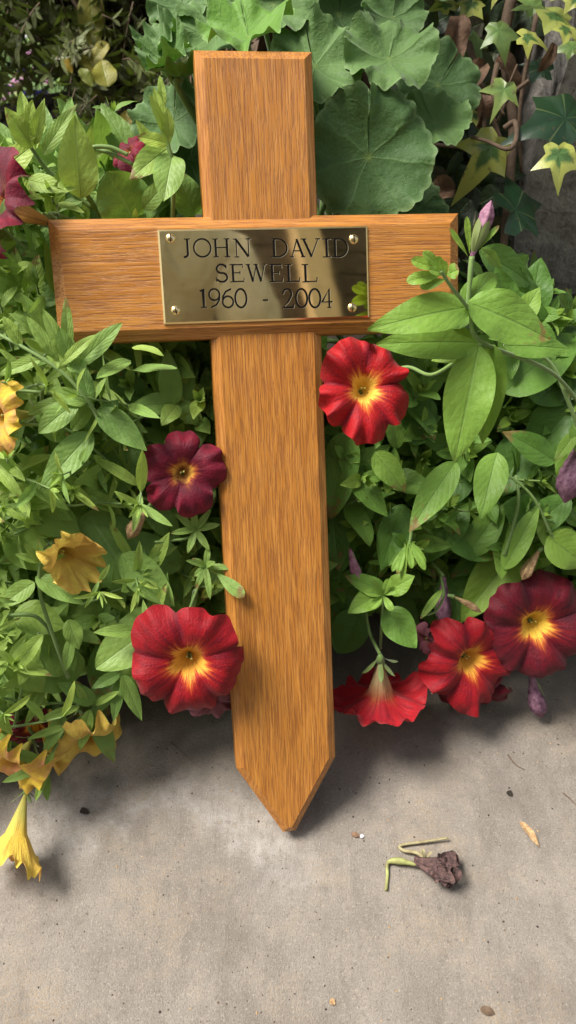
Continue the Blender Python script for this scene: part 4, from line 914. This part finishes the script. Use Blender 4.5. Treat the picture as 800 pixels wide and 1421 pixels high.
# curled dry leaves caught in the ivy
def dry(parent, px, py, d, L, W, ang, name='dry_leaf', curl=1.6, mat=M_dryleaf):
    m = MB(); c = P(px, py, d); dr = cam_dir(math.cos(ang), math.sin(ang), .1)
    leaf(m, c, dr, cam_dir(.3, .2, 1), L, W, 'broad', curl, 1.1, (.5, 0, 0), nl=14, nw=4, wav=.18)
    return m.build(name, mat, parent)
dry(ivy, 638, 22, .57, .036, .020, -1.75); dry(ivy, 672, 90, .58, .030, .018, -2.4); dry(ivy, 668, 130, .57, .024, .012, -1.3); dry(ivy, 770, 60, .55, .022, .008, -1.9); dry(ivy, 690, 80, .59, .03, .018, -.8); dry(ivy, 632, 262, .60, .03, .02, -2.9)
tw = MB()
for pts_, r in (([(700, 178, .545), (715, 170, .54), (716, 195, .535), (704, 207, .53), (676, 196, .54), (655, 190, .56)], .0022), ([(650, 60, .60), (668, 120, .59), (690, 180, .60), (715, 260, .61)], .003), ([(735, 112, .55), (716, 126, .555), (704, 140, .56), (690, 170, .57)], .0018), ([(600, 200, .60), (640, 205, .58), (664, 208, .56)], .0016), ([(720, -40, .6), (700, 60, .6), (712, 180, .6), (700, 330, .6), (690, 440, .6)], .005), ([(718, 90, .56), (704, 122, .545)], .0008), ([(745, 20, .56), (722, 150, .575), (724, 240, .6)], .002),
                ([(660, 125, .58), (672, 170, .575), (668, 200, .58)], .0025), ([(690, 90, .57), (684, 130, .56), (700, 160, .56)], .0022)):
    tube(tw, bez([P(*q) for q in pts_], 8), r, r*.5, 7)
tw.build('vine', M_twig, ivy)
# dense ivy leaves, coloured near black to deepen the shaded corner
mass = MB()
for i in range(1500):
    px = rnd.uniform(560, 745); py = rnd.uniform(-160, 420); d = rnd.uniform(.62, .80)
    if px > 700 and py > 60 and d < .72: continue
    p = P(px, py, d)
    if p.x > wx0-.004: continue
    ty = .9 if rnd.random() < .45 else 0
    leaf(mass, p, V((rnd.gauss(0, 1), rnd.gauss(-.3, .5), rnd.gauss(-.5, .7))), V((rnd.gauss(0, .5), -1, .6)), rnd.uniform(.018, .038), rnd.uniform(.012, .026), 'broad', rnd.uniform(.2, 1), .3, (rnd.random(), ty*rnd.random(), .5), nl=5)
for i in range(900):      # unseen overhang above the frame, added to keep light off the corner
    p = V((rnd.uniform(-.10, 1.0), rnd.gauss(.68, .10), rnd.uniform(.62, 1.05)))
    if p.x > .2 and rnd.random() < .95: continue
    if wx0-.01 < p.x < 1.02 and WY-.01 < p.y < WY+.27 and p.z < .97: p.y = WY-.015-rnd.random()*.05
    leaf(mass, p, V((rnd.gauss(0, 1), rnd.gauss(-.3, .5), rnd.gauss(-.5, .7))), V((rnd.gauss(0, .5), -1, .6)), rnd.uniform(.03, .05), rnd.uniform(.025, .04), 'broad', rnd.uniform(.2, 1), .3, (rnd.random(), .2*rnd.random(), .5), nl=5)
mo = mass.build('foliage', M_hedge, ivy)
core = MB(); rough_block(core, -.02, .198, .83, .95, -.01, .85, (60, 24, 120), .035, 30)  # rough block added as dark backing, closes bright gaps in the shaded corner
tag(core.build('dark_backing', M_twig, ivy), 'dark brown backing block added behind the ivy to keep the gaps dark')

# ------------------------------------------------------------------ shrub, upper left
shr = empty('evergreen_shrub', V((-.18, .98, 0)), 'dark fine leaved evergreen shrub overhanging the upper left corner', 'shrub')
sf = MB(); sb = MB()
for i in range(70):
    px = rnd.uniform(-250, 420); py = rnd.uniform(-220, 150) - (40 if px < 100 else 0); d = rnd.uniform(.85, 1.15)
    p = P(px, py, d); root = V((-.15+rnd.gauss(0, .06), 1.02, .25+rnd.random()*.5))
    tube(sb, bez([root, root.lerp(p, .5)+V((0, 0, .05)), p], 6), .003, .001, 5)
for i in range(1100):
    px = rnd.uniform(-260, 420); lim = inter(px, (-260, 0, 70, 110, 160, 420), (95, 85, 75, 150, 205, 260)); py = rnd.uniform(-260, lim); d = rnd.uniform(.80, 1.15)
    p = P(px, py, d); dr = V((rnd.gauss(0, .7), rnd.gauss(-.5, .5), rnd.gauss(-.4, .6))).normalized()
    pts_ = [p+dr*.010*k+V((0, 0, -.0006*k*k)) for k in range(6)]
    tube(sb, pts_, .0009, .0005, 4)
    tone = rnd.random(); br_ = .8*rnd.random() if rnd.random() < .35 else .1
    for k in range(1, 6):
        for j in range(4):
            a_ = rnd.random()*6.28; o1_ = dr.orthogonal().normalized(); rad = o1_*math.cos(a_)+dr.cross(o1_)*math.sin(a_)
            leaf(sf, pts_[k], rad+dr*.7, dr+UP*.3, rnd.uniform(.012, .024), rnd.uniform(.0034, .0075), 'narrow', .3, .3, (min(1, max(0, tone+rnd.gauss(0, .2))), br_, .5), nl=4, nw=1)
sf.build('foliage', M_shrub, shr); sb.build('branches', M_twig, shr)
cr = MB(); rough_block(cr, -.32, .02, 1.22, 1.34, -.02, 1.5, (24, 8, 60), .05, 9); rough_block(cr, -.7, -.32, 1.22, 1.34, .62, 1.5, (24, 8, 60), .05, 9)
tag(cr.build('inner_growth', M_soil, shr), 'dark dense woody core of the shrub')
bl = MB()
for (bx, by, tx, ty, w, d, tn, ye) in ((125, -10, 130, 65, 34, .84, .9, .2), (140, 115, 118, 68, 30, .82, .9, .35), (150, 120, 140, 80, 30, .80, .7, .2), (85, 70, 100, 100, 12, .82, .9, .9), (185, 190, 172, 150, 26, .84, .8, .5), (112, 95, 128, 118, 14, .78, .5, 0), (150, 60, 120, 90, 20, .82, .7, .3)):
    a_ = P(bx, by, d); b2 = P(tx, ty, d); leaf(bl, a_, b2-a_, cam_dir(.1, .2, 1), (b2-a_).length, w/FPX*d*1.1, 'broad', .3, .3, (tn, ye, .5), nl=14, nw=4)
M_bs = leaf_mat('broad shrub leaf olive yellow', (.09, .12, .012), (.22, .24, .025), (.45, .28, .02), transl=.3)
tag(bl.build('broad_leaves', M_bs, shr), 'larger olive yellow leaves low in the shrub')

# far garden: grass and small flowers seen below the shrub
gr = MB()
for i in range(9000):
    x = rnd.uniform(-2.2, .3); y = rnd.uniform(1.25, 3.4); p = V((x, y, -.012)); h_ = rnd.uniform(.03, .09)
    a_ = rnd.random()*6.28; s_ = V((math.cos(a_), math.sin(a_), 0))*.0025; l_ = V((rnd.gauss(0, .02), rnd.gauss(0, .02), h_))
    gr.add([p-s_, p+s_, p+l_], [(0, 1, 2)])
tag(gr.build('grass', M_blade), kind='stuff')
def fm(name, c): return plain(name, tuple(q*.75 for q in c), c, 90, .6, .1, transl=.3)
M_pk, M_bl, M_wh = fm('pink garden petal', (.62, .30, .48)), fm('violet blue garden petal', (.16, .12, .62)), fm('white garden petal', (.75, .72, .78))
for idx, (px, py, d, mt, lab) in enumerate(((62, 115, 1.35, M_pk, 'pink flowered garden plant in the far bed, right of the violet one'), (38, 138, 1.15, M_bl, 'violet blue flowered garden plant below the shrub, in front of the pink ones'), (8, 135, 1.6, M_pk, 'pink flowered garden plant at the far left edge'), (88, 60, 1.45, M_wh, 'white flowered garden plant glimpsed through the shrub'), (20, 100, 2.0, M_wh, 'white flowered garden plant farthest away on the lawn'))):
    p = P(px, py, d); root = V((p.x, p.y, -.012)); e = empty('garden_flower', root, lab, 'flowering plant', 'flowering plants in the far garden')
    b1 = MB(); b2 = MB(); b3 = MB()
    for k in range(16):
        q = p+V((rnd.gauss(0, .035), rnd.gauss(0, .035), rnd.gauss(0, .03))); q.z = max(q.z, .03)
        tube(b2, bez([root, root.lerp(q, .6)+V((0, 0, .02)), q], 5), .0012, .001, 4)
        bm_ = MB()
        for m_ in range(5):
            a_ = m_*1.257+rnd.random()*.2; leaf(bm_, q, V((math.cos(a_), math.sin(a_)-.3, .35)), UP-V((0, .8, 0)), rnd.uniform(.011, .017), .008, 'broad', .2, .1, nl=4, nw=1)
        bm_.build('bloom', mt, e)
        for m_ in range(3):
            w_ = root.lerp(q, rnd.random()); a_ = rnd.random()*6.28
            leaf(b3, w_, V((math.cos(a_), math.sin(a_), .4)), UP, .03, .008, 'narrow', .6, .2, (.7, .3, .5), nl=4, nw=1)
    b2.build('stems', M_stem, e); b3.build('foliage', M_leafL, e)

# ------------------------------------------------------------------ things lying on the paving
dead = empty('dead_flower', G(590, 1200), 'shrivelled purple flower head with bent green stalk lying on the concrete', 'dead flower')
m = MB(); base = G(575, 1192, .007); tip = G(630, 1212, .010); ax = tip-base; n = 40; mm = 16; axn = ax.normalized(); oo1 = axn.cross(UP).normalized(); oo2 = axn.cross(oo1); vs = []
for i in range(mm+1):
    t = i/mm
    for k in range(n):
        th = 2*pi*k/n; r = (.0020+.0082*t**1.2)*(1+.30*math.sin(3*th+t*4)+.20*math.sin(7*th+t*9)+.12*math.sin(13*th+5*t))
        q = base+ax*(t+.10*t*math.sin(5*th))+oo1*r*math.cos(th)+oo2*r*math.sin(th)*.62; q.z = max(q.z, .0006); vs.append(q)
m.add(vs, [(i*n+k, i*n+(k+1) % n, (i+1)*n+(k+1) % n, (i+1)*n+k) for i in range(mm) for k in range(n)])
for k in range(9):
    leaf(m, base.lerp(tip, rnd.uniform(.5, .9))+V((rnd.gauss(0, .003), rnd.gauss(0, .003), .004)), V((rnd.gauss(.4, .6), rnd.gauss(0, .8), .15)), UP, rnd.uniform(.008, .014), .006, 'broad', 1.5, .8, nl=8, nw=2, wav=.3, minz=.0004)
m.build('flower_head', M_deadp, dead)
m = MB(); tube(m, bez([G(536, 1236, .0015), G(538, 1215, .0016), G(539, 1197, .003), G(556, 1195, .005), G(578, 1200, .006)], 8), lambda t: .0011+.0014*math.exp(-((t-.72)/.16)**2), n=8)
m.build('stalk', plain('withered green stalk', (.16, .13, .05), (.34, .38, .12), 160, .7, .5), dead)
m = MB(); tube(m, bez([G(622, 1163, .004), G(590, 1168, .003), G(557, 1173, .0025), G(560, 1180, .003), G(580, 1184, .005), G(592, 1196, .006)], 8), .0008, .0015, 7)
for k in range(7):
    leaf(m, G(590, 1192, .008), V((rnd.gauss(0, 1), rnd.gauss(0, 1), .3)), UP, .008, .0018, 'narrow', .6, .5, nl=5, nw=1, minz=.0004)
m.build('twig', plain('dry straw twig', (.20, .16, .08), (.36, .32, .17), 200, .8, .5), dead)
def flake(name, px, py, tx, ty, w, mat, label, cat, curl=.5, kind='ovate'):
    a_ = G(px, py, .0012); b2 = G(tx, ty, .0012); mb = MB(); dd = b2-a_
    d_ = ortho(dd, UP)[0]; leaf(mb, a_, d_*math.cos(curl/2)+UP*math.sin(curl/2), UP, dd.length, w/FPX*depth(a_), kind, curl, .5, nl=12, nw=3, wav=.08, minz=-1)
    z0 = min(v.z for v in mb.v); mb.v = [v-V((0, 0, z0-.0006)) for v in mb.v]
    tag(mb.build(name, mat), label, cat)
flake('dry_leaf', 722, 1140, 750, 1177, 11, M_dry, 'pale tan dry leaf right of the shrivelled flower on the concrete', 'dry leaf', .6)
flake('bark_chip', 667, 1400, 687, 1406, 11, M_twig, 'brown bark chip near the bottom edge of the picture', 'bark chip', .3, 'broad')
flake('seed_husk', 458, 1388, 466, 1393, 8, M_dry, 'tiny orange brown husk near the bottom edge below the cross tip', 'seed husk', .4, 'broad')
flake('petal_scrap', 488, 1157, 500, 1160, 7, M_dryleaf, 'brown petal scrap just right of the cross tip', 'petal scrap', .4, 'broad')
flake('paper_scrap', 500, 1161, 506, 1159, 5, M_wh, 'tiny white scrap beside the brown petal scrap', 'scrap', .4, 'broad')
flake('soil_crumb', 704, 1098, 712, 1104, 8, M_soil, 'dark soil crumb above the tan dry leaf', 'soil crumb', .4, 'broad')
flake('soil_crumb', 112, 1124, 124, 1128, 9, M_soil, 'dark soil crumb on the pale stain at the left', 'soil crumb', .4, 'broad')
def twiglet(pts, r, label):
    mb = MB(); tube(mb, bez([G(x, y, .0008) for x, y in pts], 6), r, r*.4, 5); tag(mb.build('twig', M_twig), label, 'twig')
twiglet([(705, 1047), (715, 1060), (728, 1068)], .0006, 'thin curved dark twig below the maroon bloom')
twiglet([(238, 1030), (255, 1045), (272, 1062)], .0004, 'hair thin dark twig left of the upright on the concrete')
twiglet([(782, 1100), (795, 1112), (802, 1120)], .0005, 'thin straw twig at the right edge of the concrete')
gt = MB()
for i in range(900):
    px = rnd.uniform(-60, 860); py = rnd.uniform(940, 1480); p = G(px, py)
    if i % 3 == 0: p = V((rnd.gauss(.0, .25), rnd.uniform(.25, .36), 0))
    s_ = rnd.choice((.0003, .0004, .0005, .0008))*rnd.uniform(.6, 1.15) * (1.4 if i % 40 == 0 else 1)
    a_ = rnd.random()*3; vs = [p+V((math.cos(a_+k*1.257)*s_*rnd.uniform(.6, 1.3), math.sin(a_+k*1.257)*s_*rnd.uniform(.6, 1.3), 0)) for k in range(5)]+[p+V((0, 0, s_*.7))]
    gt.add(vs, [(k, (k+1) % 5, 5) for k in range(5)], None, (.5, .5, .5), rnd.choice((0, 0, 1, 2)))
tag(gt.build('grit', [M_soil, M_twig, M_dry], smooth=False), kind='stuff')

# ------------------------------------------------------------------ behind the viewer: what the polished brass mirrors
def fig_mat(name, c, rough=.85):
    N = NT(name); o = N.obj(); n_ = N.noise(o, 9, 3, .5, 1.0)
    return N.bsdf(N.mix(n_, tuple(q*.85 for q in c), c), rough, N.bump(N.noise(N.scale(o, (1, 1, .35)), 14, 3, .5, 1.2), 1.0, .05))
M_shirt = fig_mat('khaki shirt cotton', (.78, .70, .56)); M_trs = fig_mat('dark trouser cloth', (.03, .032, .04)); M_skin = fig_mat('skin', (.48, .28, .20), .5); M_hair = fig_mat('brown hair', (.05, .03, .02))
per = empty('person', V((.05, -.66, 0)), 'person in khaki shirt and dark trousers bending forward with hands on knees', 'person')
def skin_obj(name, verts, edges, mat, sub=2, root=0, parent=per):
    me = bpy.data.meshes.new(name); inv = wmat(parent).inverted()
    me.from_pydata([tuple(inv @ V(v[:3])) for v in verts], edges, []); me.materials.append(mat)
    o = bpy.data.objects.new(name, me); col.objects.link(o); o.parent = parent
    md = o.modifiers.new('Skin', 'SKIN'); md.use_smooth_shade = True
    sv = me.skin_vertices[0] if me.skin_vertices else None
    if sv is None:
        return o
    for i, v in enumerate(verts):
        r = v[3]; sv.data[i].radius = r if isinstance(r, tuple) else (r, r); sv.data[i].use_root = (i == root)
    s_ = o.modifiers.new('Sub', 'SUBSURF'); s_.levels = sub; s_.render_levels = sub
    return o
def ensure_skin(o_verts): pass
def skinmesh(name, verts, edges, mat, parent=per, root=0):
    import bmesh
    me = bpy.data.meshes.new(name); inv = wmat(parent).inverted(); bm = bmesh.new(); lay = bm.verts.layers.skin.verify()
    bv = []
    for i, v in enumerate(verts):
        q = bm.verts.new(inv @ V(v[:3])); r = v[3]; q[lay].radius = r if isinstance(r, tuple) else (r, r); q[lay].use_root = (i == root); bv.append(q)
    for a_, b2 in edges: bm.edges.new((bv[a_], bv[b2]))
    bm.to_mesh(me); bm.free(); me.materials.append(mat)
    o = bpy.data.objects.new(name, me); col.objects.link(o); o.parent = parent
    md = o.modifiers.new('Skin', 'SKIN'); md.use_smooth_shade = True
    s_ = o.modifiers.new('Sub', 'SUBSURF'); s_.levels = 2; s_.render_levels = 2
    return o
px_ = .05
B = [(px_, -.82, .86, (.15, .12)), (px_, -.72, .98, (.14, .11)), (px_, -.60, 1.10, (.15, .12)), (px_, -.48, 1.21, (.15, .11)), (px_, -.42, 1.27, (.06, .06)), (px_, -.36, 1.33, (.055, .055)), (px_, -.30, 1.39, (.085, .10)), (px_, -.25, 1.45, (.06, .07))]
E_ = [(0, 1), (1, 2), (2, 3), (3, 4), (4, 5), (5, 6), (6, 7)]
for s in (-1, 1):
    b0 = len(B)
    B += [(px_+s*.18, -.47, 1.18, .055), (px_+s*.22, -.46, .92, .042), (px_+s*.17, -.37, .68, .030), (px_+s*.16, -.33, .60, .034)]
    E_ += [(3, b0), (b0, b0+1), (b0+1, b0+2), (b0+2, b0+3)]
    for k in range(5):
        f = len(B); ox = (k-2)*.019; ln = (.04, .07, .078, .072, .056)[k] if k else .05
        B += [(px_+s*.16+ox*1.2*s, -.315, .575, .009), (px_+s*.16+ox*1.5*s, -.305, .575-ln*.5, .0085), (px_+s*.16+ox*1.5*s, -.318, .575-ln, .007)]
        E_ += [(b0+3, f), (f, f+1), (f+1, f+2)]
    b0 = len(B)
    B += [(px_+s*.10, -.80, .82, .095), (px_+s*.16, -.40, .53, .062), (px_+s*.15, -.55, .28, .05), (px_+s*.15, -.66, .08, .038), (px_+s*.16, -.60, .035, .035), (px_+s*.17, -.48, .03, .034)]
    E_ += [(0, b0), (b0, b0+1), (b0+1, b0+2), (b0+2, b0+3), (b0+3, b0+4), (b0+4, b0+5)]
skinmesh('body', B, E_, M_skin)
T = [(px_, -.84, .86, (.17, .135)), (px_, -.72, .985, (.17, .135)), (px_, -.60, 1.10, (.175, .14)), (px_, -.48, 1.205, (.165, .125)), (px_, -.445, 1.245, (.09, .08))]
TE = [(0, 1), (1, 2), (2, 3), (3, 4)]
for s in (-1, 1):
    b0 = len(T); T += [(px_+s*.185, -.47, 1.175, .078), (px_+s*.215, -.465, 1.05, .072), (px_+s*.222, -.46, .94, .066)]; TE += [(3, b0), (b0, b0+1), (b0+1, b0+2)]
skinmesh('shirt', T, TE, M_shirt)
T = [(px_, -.84, .85, (.18, .14))]; TE = []
for s in (-1, 1):
    b0 = len(T); T += [(px_+s*.10, -.78, .82, .115), (px_+s*.16, -.43, .54, .08), (px_+s*.15, -.56, .28, .07), (px_+s*.15, -.66, .10, .062)]; TE += [(0, b0), (b0, b0+1), (b0+1, b0+2), (b0+2, b0+3)]
skinmesh('trousers', T, TE, M_trs)
skinmesh('hair', [(px_, -.32, 1.44, (.095, .10)), (px_, -.27, 1.49, (.07, .08)), (px_, -.37, 1.40, (.08, .08))], [(0, 1), (0, 2)], M_hair)
for s in (-1, 1):
    skinmesh('shoe', [(px_+s*.15, -.70, .045, .045), (px_+s*.16, -.60, .04, .045), (px_+s*.17, -.47, .036, .038)], [(0, 1), (1, 2)], M_hair)
    skinmesh('eye', [(px_+s*.032, -.222, 1.375, .010), (px_+s*.032, -.220, 1.372, .008)], [(0, 1)], M_wh)
skinmesh('nose', [(px_, -.222, 1.36, .012), (px_, -.205, 1.335, .014)], [(0, 1)], M_skin)
# unseen timber fence, added so that the brass mirrors something dark
fen = empty('reflection_fence', V((0, -2.2, 0)), 'tall dark timber fence added unseen behind the viewer for the brass reflection', 'fence')
M_ft = plain('dark stained fence timber', (.035, .022, .013), (.09, .06, .038), 20, .8, .5)
fb = MB()
def box(mb, x0, x1, y0, y1, z0, z1):
    vs = [(x, y, z) for z in (z0, z1) for y in (y0, y1) for x in (x0, x1)]
    mb.add(vs, [(0, 2, 3, 1), (4, 5, 7, 6), (0, 1, 5, 4), (2, 6, 7, 3), (0, 4, 6, 2), (1, 3, 7, 5)])
for k in range(21): box(fb, -2.6, 3.2, -2.24, -2.21, .02+k*.16, .02+k*.16+.145)
fb.build('board', M_ft, fen, smooth=False)
for k in range(5):
    pb = MB(); box(pb, -3.12+k*1.42, -2.98+k*1.42, -2.205, -2.10, -.01, 3.4); pb.build('post', plain('grey fence post', (.42, .31, .18), (.55, .42, .26), 20), fen, smooth=False)  # pale posts placed to mirror as a lighter bar in the brass

# ------------------------------------------------------------------ light, world, camera
w = bpy.data.worlds.new('World'); sc.world = w; w.use_nodes = True
nt = w.node_tree; bg = nt.nodes['Background']; sky = nt.nodes.new('ShaderNodeTexSky'); sky.sky_type = 'NISHITA'; sky.sun_disc = False
SUN_EL, SUN_AZ = R_(60), R_(-82)       # azimuth measured from +y towards +x
sky.sun_elevation = SUN_EL; sky.sun_rotation = SUN_AZ
sky.air_density = 1.6; sky.dust_density = 3.0
hs = nt.nodes.new('ShaderNodeHueSaturation'); hs.inputs['Saturation'].default_value = .40
nt.links.new(sky.outputs[0], hs.inputs['Color']); nt.links.new(hs.outputs[0], bg.inputs[0]); bg.inputs[1].default_value = .088
ld = bpy.data.lights.new('sun', 'SUN'); ld.energy = 3.6; ld.angle = R_(22); ld.color = (1, .95, .88)
lo = bpy.data.objects.new('sun', ld); col.objects.link(lo)
sd = V((math.sin(SUN_AZ)*math.cos(SUN_EL), math.cos(SUN_AZ)*math.cos(SUN_EL), math.sin(SUN_EL)))
lo.rotation_euler = (-sd).to_track_quat('-Z', 'Y').to_euler()
cd = bpy.data.cameras.new('camera'); co = bpy.data.objects.new('camera', cd); col.objects.link(co); sc.camera = co
co.location = CAM; co.rotation_euler = (R_(90)-PIT, 0, 0)
cd.sensor_fit = 'VERTICAL'; cd.sensor_height = 36; cd.sensor_width = 20.27; cd.lens = FPX/1421*36
cd.clip_start = .01; cd.clip_end = 300
cd.dof.use_dof = True; cd.dof.focus_distance = .49; cd.dof.aperture_fstop = 11
sc.view_settings.view_transform = 'Standard'; sc.view_settings.look = 'None'; sc.view_settings.gamma = 1; sc.view_settings.exposure = .98
